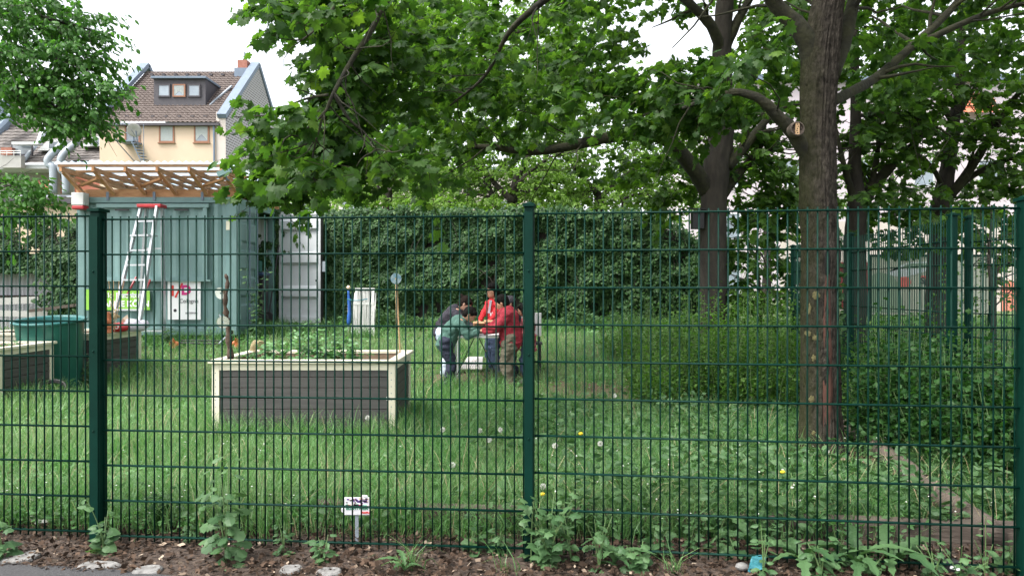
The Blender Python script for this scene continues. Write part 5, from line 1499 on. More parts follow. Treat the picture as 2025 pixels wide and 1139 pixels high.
tag(obj_np('tall_grass', V, [F3, F4], M['grass']), 'taller grass tufts left standing round the beds and container', 'grass', kind='stuff')
X, Y, q = scatter(3200, 41); ok = (q.random(len(X)) < .6) & ~in_beds(X, Y)
V, F3, F4 = blades(X[ok], Y[ok], q, .2, .5, .0035, .7)
tag(obj_np('dry_stalks', V, [F3, F4], M['straw']), 'scattered dry straw stalks standing in the meadow', 'dry grass', kind='stuff')
# clover and low broad leaves
def low_leaves(n, seed, tmpl, smin, smax, hmax, cond, name, label, mm, up=1.4):
    X, Y, q = scatter(n, seed); ok = cond(X, Y, q) & ~in_beds(X, Y) & (~near_log(X, Y) | (q.random(len(X)) < .18)); X, Y = X[ok], Y[ok]; n = len(X)
    P = np.stack((X, Y, gh(X, Y) + .02 + hmax*q.random(n)), 1)
    tip = q.normal(size=(n, 3)); tip[:, 2] = tip[:, 2]*.35 + .1; nr = q.normal(size=(n, 3))*.5; nr[:, 2] += up
    V, Fc = place_leaves(tmpl, P, tip, nr, (smin + (smax-smin)*q.random(n))*(1 + np.clip(Y-6, 0, 12)*.08))
    tag(obj_np(name, V, [Fc], mm), label, 'ground cover', kind='stuff')
pn = lambda X, Y, k, s: vnoise(np.stack((X*k, Y*k, X*0), 1), s)
low_leaves(60000, 51, ROUND3, .018, .04, .09, lambda X, Y, q: pn(X, Y, 1.4, 14)*.8 + .25*q.random(len(X)) > .50, 'clover', 'clover patches spread through the meadow grass', M['clover'])
low_leaves(30000, 52, OVAL, .03, .085, .16, lambda X, Y, q: (X > .25 + .3*q.normal(size=len(X))) & (Y < 9.6) & (pn(X, Y, 3, 15) > .36), 'ground_weeds', 'low broad leaved weeds under the big maple', M['weed'], up=.8)
low_leaves(26000, 56, OVAL, .03, .075, .34, lambda X, Y, q: (X > .2 + .3*q.normal(size=len(X))) & (Y < 8.6) & (pn(X, Y, 1.7, 33) > .52) & (pn(X, Y, 5, 34) > .45), 'tall_weeds', 'knee-high leafy weeds in patches round the big maple', M['weed'], up=.5)
low_leaves(2600, 53, LOBED, .07, .16, .10, lambda X, Y, q: (X > -.2) & (Y < 7.5) & (pn(X, Y, 2.4, 16) > .42), 'dandelion_leaves', 'jagged dandelion leaves among the weeds under the maple', M['weed'], up=.5)
low_leaves(9000, 54, OVAL, .025, .07, .14, lambda X, Y, q: (Y < np.array([fence_y(x) for x in X]) + .8) & (pn(X, Y, 3.2, 17) > .40), 'verge_weeds', 'small weeds sprouting along the foot of the front fence', M['weed'], up=.6)
def flowers(n, seed, cond, smin, smax, hmin, hmax, name, label):
    X, Y, q = scatter(n, seed); ok = cond(X, Y, q) & ~in_beds(X, Y); X, Y = X[ok], Y[ok]; n = len(X)
    P = np.stack((X, Y, gh(X, Y) + hmin + (hmax-hmin)*q.random(n)), 1); az = q.uniform(0, 6.28, n)
    nr = q.normal(size=(n, 3))*.5; nr[:, 2] += .6; nr[:, 1] -= .5
    VV, FF, o_ = [], [], 0
    for k_ in range(3):
        a = az + k_*2.09; V, Fc = place_leaves(ROUND3, P, np.stack((np.cos(a), np.sin(a), .3+0*a), 1), nr, (smin+(smax-smin)*q.random(n)))
        VV.append(V); FF.append(Fc+o_); o_ += len(V)
    tag(obj_np(name, np.concatenate(VV), [np.concatenate(FF)], M['petal']), label, 'flowers', kind='stuff')
flowers(1100, 61, lambda X, Y, q: pn(X, Y, 1.1, 24) > .52, .004, .008, .10, .24, 'clover_flowers', 'tiny white clover flowers dotted over the meadow')
flowers(800, 62, lambda X, Y, q: (X > .1) & (X < 1.9) & (Y < 6.6) & (pn(X, Y, 2.2, 25) > .5), .006, .012, .12, .28, 'daisies', 'white daisies in the weeds right of the middle post')

# single plants ------------------------------------------------------
def dandelion_clock(p, h, seed):
    q = np.random.default_rng(seed)
    t = thing('dandelion_clock', 'grey-white dandelion seed head on a thin bare stem in the meadow', 'dandelion', (p[0], p[1], g(p[0], p[1])), group='dandelion clocks')
    b_ = q.normal()*.04; m = MB(); m.tube(spline([(0, 0, 0), (b_*.5, 0, h*.5), (b_, 0, h)], 8), .0022, 5); m.build('stem', M['stem'], t)
    n = 90; d = norm(q.normal(size=(n, 3))); c = np.array((b_, 0, h+.01)); side = norm(np.cross(d, q.normal(size=(n, 3))))*.004
    V = np.stack((np.repeat(c[None], n, 0)+d*.006, c+d*.022+side, c+d*.022-side), 1).reshape(-1, 3)
    obj_np('seed_head', V, [np.arange(3*n).reshape(n, 3)], M['fluff'], t)
for i, (px, py, d) in enumerate(((1110, 884, 5.6), (1222, 784, 7.2), (888, 922, 5.5), (938, 854, 6.2), (870, 852, 6.3), (990, 852, 6.4), (958, 872, 5.9), (1630, 894, 5.4), (700, 828, 6.6), (1568, 1022, 4.7), (1185, 880, 5.6), (770, 790, 7.0), (1090, 965, 5.0))):
    p = at(px, py, d); h = max(.12, p[2]-g(p[0], d)); dandelion_clock(p, h, 100+i)
for i, (px, py, d) in enumerate(((1545, 934, 5.2), (1146, 858, 6.0), (1070, 978, 4.9))):
    p = at(px, py, d); h = max(.1, p[2]-g(p[0], d)); t = thing('dandelion_flower', 'single yellow dandelion flower among the weeds', 'dandelion', (p[0], p[1], g(p[0], d)), group='yellow dandelions')
    MB().tube([(0, 0, 0), (.01, 0, h)], .0022, 5).build('stem', M['stem'], t); m = MB(); m.ball((.01, -.004, h+.004), (.018, .014, .012), 12, 6); m.build('flower', M['yellow'], t)

def weed(name, label, p, h, n_stem, tmpl, lsize, nl, spread, seed, group=None, mm='weed', cat='plant', top=True):
    """leafy weed: stems with leaves along them"""
    q = np.random.default_rng(seed); z0 = g(p[0], p[1])
    t = thing(name, label, cat, (p[0], p[1], z0), group=group)
    m = MB(); VV, FF, o_ = [], [], 0
    for s_ in range(n_stem):
        a = q.uniform(0, 6.28); sp = spread*(.25+.75*q.random()) if n_stem > 1 else spread*.3; hh = h*(.55+.45*q.random()) if s_ else h
        P = spline([(0, 0, 0), (math.cos(a)*sp*.3, math.sin(a)*sp*.3, hh*.5), (math.cos(a)*sp, math.sin(a)*sp, hh)], 12); m.tube(P, np.linspace(.004, .0018, 12), 5)
        k_ = q.integers(1, 12, nl); pos = P[k_] + q.normal(size=(nl, 3))*.004; b_ = q.uniform(0, 6.28, nl)
        tip = np.stack((np.cos(b_), np.sin(b_), .25 - .6*q.random(nl)), 1); pos = pos + norm(tip)*lsize*.3
        nr = q.normal(size=(nl, 3))*.35; nr[:, 2] += 1; nr[:, 1] -= .35
        V, Fc = place_leaves(tmpl, pos, tip, nr, lsize*(.6+.6*q.random(nl))*(1.15 - .5*(k_/12))); VV.append(V); FF.append(Fc+o_); o_ += len(V)
    m.build('stems', M['stem'], t); obj_np('leaves', np.concatenate(VV), [np.concatenate(FF)], M[mm], t)
    return t
def gp_(px, py, d=None):
    d = d or EYE*F/(py-HY); return at(px, py, d)
weed('leafy_weed', 'pale heart-leaved weed climbing up beside the left fence post', gp_(205, 0, 4.14), .30, 4, HEART, .062, 9, .09, 1)
weed('leafy_weed', 'tall jagged-leaved weed in front of the fence below the nearest raised bed', gp_(447, 0, 4.02), .56, 5, LOBED, .095, 13, .10, 2)
weed('leafy_weed', 'dark round-leaved weed just behind the fence right of the left post', gp_(320, 0, 4.6), .26, 6, HEART, .05, 12, .12, 3, mm='shrub_dark')
weed('leafy_weed', 'sprawling lobed weed round the foot of the middle fence post', gp_(1085, 0, 3.98), .40, 8, MAPLE_S, .065, 10, .24, 4)
weed('leafy_weed', 'small lobed weed clinging to the left side of the middle post', gp_(1050, 0, 4.03), .34, 2, MAPLE_S, .07, 8, .05, 5)
weed('leafy_weed', 'bright weed at the left picture edge below the fence', gp_(5, 0, 4.05), .2, 3, MAPLE_S, .08, 6, .1, 6)
weed('leafy_weed', 'white-flowered tall weed before the closed container door', gp_(506, 0, 14.6), 1.35, 5, OVAL, .12, 30, .25, 7)
weed('leafy_weed', 'bushy low weed under the right end of the opened door', gp_(590, 0, 15.0), .35, 8, OVAL, .12, 16, .5, 8)
weed('leafy_weed', 'leafy weed in front of the poster on the container', gp_(330, 0, 14.0), .34, 6, OVAL, .10, 14, .22, 9)
weed('leafy_weed', 'grey-green weed growing between the green tub and rear bed', gp_(172, 0, 10.6), .55, 5, OVAL, .10, 14, .12, 10)
weed('leafy_weed', 'white-topped weed at the container corner beside the branch', gp_(420, 0, 13.9), .62, 6, OVAL, .05, 16, .2, 11, mm='clover')
q9 = np.random.default_rng(90)
for i, px in enumerate((1130, 1185, 1260, 1300, 1365, 1420, 1455, 1510, 1555, 1625, 1660, 1725, 1800, 1850, 1900, 1950, 1995, 985, 930, 640, 560, 380)):
    right = px > 1040; d = fence_y((px-CX)/F*4.0) + q9.uniform(-.16, .22)
    weed('verge_weed', 'small mixed green weed rooted at the foot of the right fence panel' if right else 'small mixed green weed rooted at the foot of the middle fence panel', gp_(px, 0, d), q9.uniform(.12, .34) if right else q9.uniform(.08, .2), int(q9.integers(3, 6)), (OVAL, LOBED, MAPLE_S, OVAL)[i % 4], q9.uniform(.04, .075), 9, q9.uniform(.06, .14), 500+i, group='weeds along the right fence panel' if right else 'weeds along the middle fence panel')
def rosette(label, p, seed, n=9, L=.22, name='dandelion_plant'):
    q = np.random.default_rng(seed); t = thing(name, label, 'plant', (p[0], p[1], .012), group=None)
    a = np.arange(n)*2.4 + q.normal(size=n)*.2; el = q.uniform(.25, 1.1, n)
    tip = np.stack((np.cos(a), np.sin(a), el), 1); nr = np.stack((-np.cos(a)*el, -np.sin(a)*el, np.ones(n)), 1) + q.normal(size=(n, 3))*.2
    V, Fc = place_leaves(LOBED_F, np.zeros((n, 3)) + np.array((0, 0, .01)), tip, nr, L*(.65+.6*q.random(n))); obj_np('leaves', V, [Fc], M['weed'], t)
    return t
def strip_leaf(nseg=10, wid=.16, lobes=5):
    V, T = [], []
    for i in range(nseg+1):
        y = i/nseg; w_ = wid*math.sin(math.pi*min(1, .12+y*.86))**.7*(1 + .38*math.sin(y*lobes*2*math.pi)) * (.5 + .8*y if y < .8 else 1.14 - (y-.8)*2.5)
        z = .22*math.sin(y*2.6) - .52*y*y
        V += [(-w_, y, z+.05*wid), (0, y, z-.02), (w_, y, z+.05*wid)]
    for i in range(nseg):
        for j in (0, 1):
            a = i*3+j; T += [(a, a+1, a+4), (a, a+4, a+3)]
    return np.array(V), np.array(T)
LOBED_F = strip_leaf(22, .12, 6)
rosette('big dandelion plant with jagged leaves right of the turquoise wrapper', gp_(1590, 0, 3.93), 1, 11, .25)
rosette('big dandelion plant with upright broad leaves below the fence', gp_(1690, 0, 3.90), 2, 12, .27)
rosette('dandelion plant with one long flat leaf right of the broad-leaved one', gp_(1765, 0, 3.92), 3, 9, .27)
rosette('small dandelion plant directly right of the middle post foot', gp_(1215, 0, 3.95), 4, 9, .17)
rosette('dandelion plant inside the fence between beam and wire', gp_(1480, 0, 4.25), 5, 8, .22)
rosette('thin plantain in front of the fence left of the middle post', gp_(800, 0, 3.86), 6, 7, .13)
for (px, d, n_, label) in ((815, 3.95, 34, 'thin grass tuft on the earth left of the middle post'), (1005, 3.9, 20, 'small grass tuft on the bare earth close to the middle post'), (1335, 3.88, 26, 'dry grass tuft on the earth right of the middle post')):
    p = at(px, 0, d); X = p[0]+rng.normal(size=n_)*.03; Y = d+rng.normal(size=n_)*.02
    V, F3, F4 = blades(X, Y, rng, .08, .28, .004, 1.0); o = obj_np('grass_tuft', V, [F3, F4], M['grass']); tag(o, label, 'grass tuft')
# crops in the beds
for i, (px, d, h) in enumerate(((505, 7.9, .16), (560, 8.0, .36), (600, 8.25, .42), (640, 8.0, .34), (665, 8.3, .50), (700, 8.15, .34), (540, 7.75, .14), (590, 7.7, .16), (625, 8.35, .44), (530, 8.3, .30))):
    p = at(px, 0, d); t = weed('vegetable_plant', 'leafy green vegetable plant growing in the nearest raised bed', (p[0], d), h, 7, OVAL, .085, 12, .17, 40+i, group='vegetables in the nearest bed', mm='clover'); t.location.z = .63
t = weed('vegetable_plant', 'seedling with two pale leaves near the canes in the nearest bed', (at(732, 0, 8.3)[0], 8.3), .09, 2, OVAL, .06, 5, .05, 60, mm='clover'); t.location.z = .64
for i, (px, d) in enumerate(((15, 9.35), (48, 9.6), (2, 9.1))):
    p = at(px, 0, d); t = weed('vegetable_plant', 'small leafy plant growing in the left edge raised bed', (p[0]-.15, d), .16, 4, OVAL, .07, 9, .12, 70+i, group='vegetables in the left edge bed', mm='clover'); t.location.z = .64
cs = thing('dry_stalk', 'bleached bent stalk drooping over the rear left corner of the nearest bed', 'dry plant', (at(497, 0, 8.5)[0], 8.5, .66))
m = MB()
for k_ in range(6): m.tube(spline([(.02*k_, 0, 0), (.01*k_, -.03, .12), (.05+.02*k_, -.02*k_, .2), (.12+.015*k_, 0, .02+.01*k_)], 12), .006, 5)
m.build('stalks', M['straw'], cs)

# ---------------------------------------------------------------- trees
def bark_trunk(mb, pts, radii, rings=150, n=56, ridge=.10, seed=3, freq=12):
    P = spline(pts, rings); rad = spline(np.array(radii)[:, None], rings)[:, 0]
    ang = np.arange(n)/n*2*math.pi
    arc = np.concatenate(([0], np.cumsum(np.linalg.norm(np.diff(P, axis=0), axis=1))))
    AA, LL = np.meshgrid(ang, arc)
    rb = rad.mean()
    q = np.stack((np.cos(AA).ravel()*freq*.5, np.sin(AA).ravel()*freq*.5, LL.ravel()*2.2), 1)
    nz = np.abs(vnoise(q*1.0, seed)-.5)*2; nz2 = np.abs(vnoise(q*np.array((2.2, 2.2, 5.0)), seed+1)-.5)*2
    lump = vnoise(np.stack((np.cos(AA).ravel()*1.2, np.sin(AA).ravel()*1.2, LL.ravel()*1.1), 1), seed+5)-.5
    disp = (1 + ridge*(nz-.4) + ridge*.7*(nz2-.4) + .10*lump).reshape(rings, n)
    Rr = rad[:, None]*disp
    V = np.stack((P[:, 0:1] + Rr*np.cos(AA), P[:, 1:2] + Rr*np.sin(AA), np.repeat(P[:, 2:3], n, 1)), -1).reshape(-1, 3)
    I_ = np.arange(rings*n).reshape(rings, n); I2 = np.roll(I_, -1, 1)
    mb.add(V, np.stack((I_[:-1], I2[:-1], I2[1:], I_[1:]), -1).reshape(-1, 4).tolist())
    return P

TD = 6.6
tb_ = at(1620, 900, TD); base1 = np.array((tb_[0], TD, g(tb_[0], TD)-.03))
def t1_trunk(mb):
    bark_trunk(mb, [base1 + (.01, 0, -.1), base1 + (.005, 0, .12), at(1622, 800, TD), at(1621, 600, TD), at(1623, 500, TD), at(1617, 400, TD), at(1617, 250, TD), at(1622, 120, TD), at(1632, 40, TD), at(1645, -60, TD), at(1650, -250, TD), at(1640, -500, TD)],
               [.25, .205, .165, .155, .163, .153, .146, .155, .140, .12, .10, .07], rings=430, n=190, freq=12)
L1 = {}
def t1_limbs(mb):
    def lb(k_, pts, r0, r1, tw=8, tl=.9, n=10):
        L1[k_] = branch_tube(mb, pts, r0, r1, n); side_twigs(mb, L1[k_], max(.006, r1*.6), tw, tl, hash(str(k_)) % 97 if False else len(L1))
    lb('ul', [at(1612, 130, TD), at(1585, 65, TD-.05), at(1530, 5, TD-.1), at(1470, -90, TD-.3), at(1300, -190, TD-.6)], .10, .03, 10)
    lb('ur', [at(1640, 150, TD), at(1668, 80, TD+.1), at(1688, 0, TD+.2), at(1730, -120, TD+.3)], .085, .04, 8)
    lb('ll', [at(1600, 310, TD), at(1572, 268, TD-.05), at(1530, 222, TD-.1), at(1490, 190, TD-.1), at(1430, 185, TD), at(1350, 215, TD+.3)], .075, .015, 8, .6)
    lb('rm', [at(1640, 205, TD+.05), at(1690, 178, TD+.3), at(1735, 152, TD+.6), at(1800, 95, TD+.9), at(1870, 30, TD+1.2), at(1950, -60, TD+1.5)], .048, .036, 8)
    lb('rm2', [at(1815, 90, TD+.9), at(1870, 62, TD+.9), at(1960, 25, TD+1), at(2060, 0, TD+1)], .04, .02, 6)
    # long bough reaching left over the meadow, out of the crown above the picture
    lb('b1', [at(1470, -90, TD-.3), at(1150, -170, 6.0), at(900, -120, 5.6), at(775, -10, 5.3), at(735, 60, 5.2), at(690, 130, 5.1), at(660, 185, 5.0), at(640, 225, 5.0), at(590, 270, 4.95)], .034, .006, 14, .5)
    lb('b2', [at(660, 185, 5.0), at(690, 235, 5.05), at(720, 262, 5.1), at(745, 295, 5.1)], .012, .004, 5, .3)
    lb('b3', [at(1300, -190, 6), at(1180, -100, 6.2), at(1090, -10, 6.6), at(1010, 60, 6.9), at(960, 150, 7.2), at(890, 210, 7.4)], .05, .008, 12, .6)
    lb('b4', [at(690, -40, 5.6), at(660, 15, 5.5), at(640, 45, 5.4), at(600, 80, 5.3)], .016, .005, 5, .35)
    lb('b5', [at(650, 188, 5.0), at(610, 195, 5.0), at(560, 215, 5.0), at(520, 245, 5.1)], .01, .003, 5, .25)
    lb('b6', [at(640, 225, 5), at(620, 300, 5), at(615, 350, 5)], .008, .003, 4, .25)
c1 = [clump(*a) for k_, a in enumerate((
    (615, 20, 5.2, 85, 45, .35, 24), (560, 10, 5.1, 45, 30, .3, 9), (720, 40, 5.3, 100, 70, .4, 26), (700, 130, 5.2, 80, 60, .4, 22), (665, 175, 5.1, 45, 40, .3, 11),
    (575, 232, 5.0, 55, 28, .35, 13), (570, 270, 5.0, 55, 30, .35, 13), (540, 335, 5.0, 38, 36, .25, 11), (555, 372, 5.0, 55, 18, .25, 8), (640, 290, 5.1, 70, 50, .35, 20), (640, 350, 5.1, 70, 35, .3, 14),
    (720, 250, 5.3, 70, 60, .4, 20), (740, 330, 5.4, 70, 40, .4, 14), (800, 160, 5.8, 90, 80, .5, 26), (820, 60, 5.9, 90, 70, .5, 22), (820, 290, 5.9, 70, 45, .4, 13), (860, 340, 6.2, 50, 25, .4, 6),
    (930, 40, 6.8, 110, 60, .6, 26), (930, 140, 6.9, 110, 70, .6, 30), (900, 230, 7.0, 90, 60, .5, 20), (1020, 90, 7.2, 110, 80, .6, 30), (1040, 190, 7.2, 110, 60, .6, 28), (1000, 250, 7.4, 90, 20, .5, 6),
    (1130, 50, 6.6, 100, 60, .6, 22), (1160, 150, 6.8, 110, 60, .6, 26), (1180, 210, 6.6, 100, 32, .5, 14), (1270, 150, 6.4, 90, 30, .5, 15), (1300, 200, 6.3, 100, 55, .5, 26), (1390, 180, 6.2, 90, 55, .45, 24), (1330, 235, 6.2, 80, 22, .4, 8),
    (1470, 130, 6.2, 70, 45, .4, 16), (1490, 200, 6.2, 60, 50, .4, 14), (1420, 232, 6.2, 60, 20, .4, 6), (1540, 130, 6.4, 50, 50, .4, 10), (1550, 50, 6.8, 60, 50, .5, 10),
    (1760, 60, 7.2, 90, 60, .6, 18), (1740, 150, 7.2, 70, 45, .5, 14), (1870, 30, 7.4, 110, 50, .6, 18), (1960, 90, 7.6, 90, 60, .6, 16), (1840, 130, 7.4, 90, 40, .5, 14),
    )) for a in ((a[0] + (26 if a[0] < 720 else 0), a[1], a[2]*(1.0 if k_ % 5 == 0 else 1.28), a[3]*(.85 if a[0] < 720 else 1), a[4], a[5]*1.5, int(a[6]*(.7 if k_ % 5 == 0 else 1.75)*(.72 if 880 < a[0] < 1190 else 1))),)] + [  # unseen crown above the picture, thickened and extended forward to shade the right
    (np.array((3.4, 7.2, 6.8)), np.array((3.2, 3.2, 1.6)), 420), (np.array((0.4, 6.8, 5.6)), np.array((2.2, 1.7, .8)), 60), (np.array((-1.4, 5.9, 4.7)), np.array((1.2, 1.0, .5)), 22),
    (np.array((5.4, 7.2, 5.6)), np.array((2.4, 2.6, 1.3)), 220), (np.array((3.4, 4.9, 5.8)), np.array((2.6, 1.4, .9)), 130), (np.array((3.8, 2.6, 5.9)), np.array((2.8, 2.2, .9)), 240), (np.array((6.2, 4.4, 5.6)), np.array((2.0, 2.2, 1.2)), 150)]
tree1 = build_tree('maple_tree', 'big maple with split grey trunk standing between the fence and the shrubs', 'tree', base1, t1_trunk, t1_limbs, c1, MAPLE, .088, M['maple'], M['bark'], 201, per=11, tw_len=.36, droop=.5, limbmat=M['bark_moss'])
# wound in the trunk: cavity, bare red-brown wood, callus ridge and lichen patches
def on_trunk(px, py, lift, dpx=0):
    c = np.interp(py, [100, 250, 400, 500, 600, 800, 900], [1622, 1617, 1617, 1623, 1621, 1622, 1621]); r_ = np.interp(py, [120, 250, 400, 500, 600, 800, 880], [.165, .152, .158, .165, .156, .162, .185])
    dx = (px - c)/F*TD
    return at(px, py, TD - math.sqrt(max(r_*r_ - dx*dx, .0008)) - .010 - lift)
def groove(name, pts, wds, mm, lift0=.0):
    """a strip lying on the front of the trunk"""
    P = spline([on_trunk(x, y, l) for x, y, l in pts], 50); W_ = spline(np.array(wds)[:, None]*TD/F, 50)[:, 0]
    V = []
    for j, (o_, dp) in enumerate(((-1, .035), (-.6, .004), (0, -.006), (.6, .004), (1, .045))):
        nz = 1 + .25*(vnoise(np.stack((np.arange(50)*.35, np.full(50, j*1.0), np.zeros(50)), 1), 9)-.5)
        V.append(P + np.stack((W_*o_*nz, np.full(50, dp), np.zeros(50)), 1))
    V = np.stack(V, 1).reshape(-1, 3); I_ = np.arange(250).reshape(50, 5)
    return obj_np(name, V, [np.stack((I_[:-1, :-1], I_[:-1, 1:], I_[1:, 1:], I_[1:, :-1]), -1).reshape(-1, 4)], mm, tree1, smooth=True, world=True)
groove('exposed_wood', [(1637, 520, .004), (1637, 620, .004), (1638, 740, .004), (1638, 840, .004), (1639, 890, .01)], [5, 11, 14, 14, 11], M['wound'])
groove('callus', [(1650, 465, .0), (1652, 520, .012), (1651, 590, .0), (1652, 660, .0)], [8, 11, 8, 4], M['callus'])
def cavity(px, py, rx, ry, lift):
    m = MB(); m.ball(on_trunk(px, py, lift), (rx*TD/F, .012, ry*TD/F), 14, 10); return m.build('cavity', M['hole'], tree1, world=True, smooth=True)
cavity(1636, 520, 6, 26, .0); cavity(1644, 302, 5, 6, .0); 
for k_, (px, py, rx, ry) in enumerate(((1613, 584, 8, 9), (1598, 660, 6, 6), (1612, 668, 5, 6), (1609, 708, 4, 6), (1605, 790, 5, 7), (1609, 857, 4, 5), (1601, 612, 3, 10))):
    m = MB(); m.ball((0, 0, 0), (rx*TD/F, .006, ry*TD/F), 16, 8); m.v[0][:, [0, 2]] *= (1+.9*(vnoise(m.v[0]*120+k_*7, k_)-.5))[:, None]
    o = m.build('lichen_patch', M['lichen'], tree1); o.location = Vector(on_trunk(px, py, .0)) - Vector(base1)
ih = thing('insect_hotel', 'small round insect hotel of drilled wood hanging on the maple trunk', 'insect hotel', tuple(at(1573, 257, TD-.16)))
m = MB(); m.lathe((0, 0, 0), [(0, -.05), (.058, -.05), (.062, -.045), (.062, .04), (.056, .05), (.05, .05), (.05, .03), (0, .03)], 24); o = m.build('ring', M['log'], ih); o.rotation_euler = (R(90), 0, 0)
m = MB(); m.bbox((-.016, -.046, -.055), (.016, .0, .055)); m.build('drilled_block', M['bamboo'], ih)
m = MB()
for a, b in ((0, .035), (0, 0), (0, -.035), (.005, .018), (-.005, -.018)): m.ball((a, -.0455, b), (.006, .002, .006), 8, 6)
for k_ in range(26):
    a = rng.uniform(0, 6.28); r_ = rng.uniform(.022, .046); m.ball((r_*math.cos(a), -.031, r_*math.sin(a)), (.006, .003, .006), 8, 6) if abs(r_*math.cos(a)) > .02 else None
m.build('holes', M['hole'], ih)
ivt = thing('ivy_sprig', 'ivy sprig climbing the right side of the big maple trunk', 'ivy', tuple(at(1658, 620, TD-.05)))
q = np.random.default_rng(8); n = 90; yy = np.concatenate((q.uniform(440, 500, 24), q.uniform(540, 650, n-24))); P = np.stack([at(1657 + q.normal()*5, y, TD-.07) for y in yy])
V, Fc = place_leaves(HEART, P, q.normal(size=(n, 3))+np.array((.5, -.3, -.6)), q.normal(size=(n, 3))*.4+np.array((.4, -1, .4)), .03+.03*q.random(n)); obj_np('leaves', V, [Fc], M['ivy'], ivt, world=True)
m = MB(); m.tube(spline([at(1657, 690, TD-.06), at(1660, 600, TD-.06), at(1655, 530, TD-.06), at(1658, 440, TD-.06)], 14), .004, 5); m.build('stem', M['stem'], ivt, world=True)

# second maple, behind
T2 = 12.4
c2_ = None; b2 = at(1410, 0, T2); base2 = np.array((b2[0], T2, g(b2[0], T2)-.05))
def t2_trunk(mb):
    bark_trunk(mb, [base2+(0, 0, -.1), base2+(0, 0, .3), at(1410, 500, T2), at(1411, 420, T2), at(1416, 330, T2), at(1425, 260, T2), at(1427, 200, T2), at(1428, 100, T2), at(1432, 20, T2), at(1440, -100, T2), at(1430, -330, T2)],
               [.3, .25, .225, .215, .21, .20, .17, .155, .14, .12, .06], rings=110, n=36, seed=8)
def t2_limbs(mb):
    def lb(pts, r0, r1, tw=7, tl=1.1, s_=1): P = branch_tube(mb, pts, r0, r1, 9); side_twigs(mb, P, max(.008, r1*.5), tw, tl, s_)
    lb([at(1400, 380, T2), at(1372, 335, T2-.2), at(1330, 285, T2-.5), at(1280, 265, T2-.9), at(1200, 274, T2-1.2), at(1110, 292, T2-1.4), at(1040, 300, T2-1.5), at(960, 290, T2-1.6), at(880, 300, T2-1.6)], .14, .025, 14, 1.2, 2)
    lb([at(1435, 330, T2), at(1462, 300, T2), at(1490, 268, T2+.1), at(1530, 220, T2+.1)], .12, .05, 6, 1, 3)
    lb([at(1428, 110, T2), at(1408, 55, T2-.2), at(1370, 15, T2-.3), at(1320, -30, T2-.3)], .10, .06, 5, 1, 4)
    lb([at(1436, 90, T2), at(1465, 30, T2), at(1510, -50, T2)], .09, .05, 5, 1, 5)
    lb([at(1418, 400, T2), at(1455, 350, T2+.2), at(1490, 310, T2+.3), at(1510, 280, T2+.3)], .10, .04, 6, 1, 6)
    lb([at(1420, 270, T2), at(1390, 225, T2-.3), at(1340, 200, T2-.6), at(1220, 190, T2-1)], .07, .015, 8, 1, 7)
    lb([at(1230, 268, T2-1.1), at(1260, 235, T2-1.1), at(1310, 215, T2-1.1)], .04, .015, 5, .8, 8)
    lb([at(1180, -20, T2), at(1100, 20, T2-.5), at(1010, 70, T2-.9), at(940, 50, T2-1), at(890, 20, T2-1)], .07, .02, 8, 1, 9)
c2_ = [clump(*a) for a in (
    (930, 60, 11.5, 110, 80, 1, 40), (960, 250, 10.9, 90, 35, .7, 11), (1060, 255, 11, 100, 35, .8, 12), (1150, 60, 12, 130, 80, 1, 36), (1160, 240, 11.4, 100, 25, .7, 8), (1210, 115, 12, 70, 35, 1, 12),
    (1260, 330, 12.2, 70, 30, .6, 12), (1330, 315, 13.2, 60, 40, .6, 15), (1340, 395, 12.9, 50, 40, .6, 18), (1400, 330, 13.6, 70, 40, .5, 16), (1490, 390, 12.8, 60, 50, .7, 26), (1500, 300, 12.8, 70, 50, .7, 24), (1545, 350, 12.8, 60, 60, .7, 22),
    (1440, 230, 13.8, 90, 40, .8, 24), (1520, 180, 13, 80, 70, .9, 24), (1540, 60, 13, 80, 60, .9, 22), (1370, 140, 12, 50, 25, .8, 7), (1480, 60, 13, 60, 40, .8, 12), (1040, 150, 11.5, 140, 70, 1, 44), (850, 150, 11, 80, 90, .8, 22), (880, 290, 10.9, 70, 30, .6, 14))] + [
    (np.array((3.0, 12.0, 8.0)), np.array((4.5, 3.8, 2.2)), 480)]  # unseen upper crown, made dense to cast shade below
build_tree('maple_tree', 'second maple with long mossy horizontal bough, carrying a black bird box', 'tree', base2, t2_trunk, t2_limbs, c2_, MAPLE_S, .125, M['maple2'], M['bark_dark'], 202, per=14, tw_len=.55, droop=.35, limbmat=M['bark_moss'])
bx = thing('bird_box', 'black bird box fixed to the left side of the second maple trunk', 'bird box', tuple(at(1379, 436, T2-.12)))
MB().bbox((-.09, -.09, -.14), (.09, .09, .15)).build('box', M['black'], bx, bevel=.006); MB().bar((0, -.14, .17), (0, .12, .2), .24, .02).build('lid', M['black'], bx)
m = MB(); m.ball((0, -.09, .06), (.018, .004, .018), 10, 6); m.build('entrance_hole', M['hole'], bx)

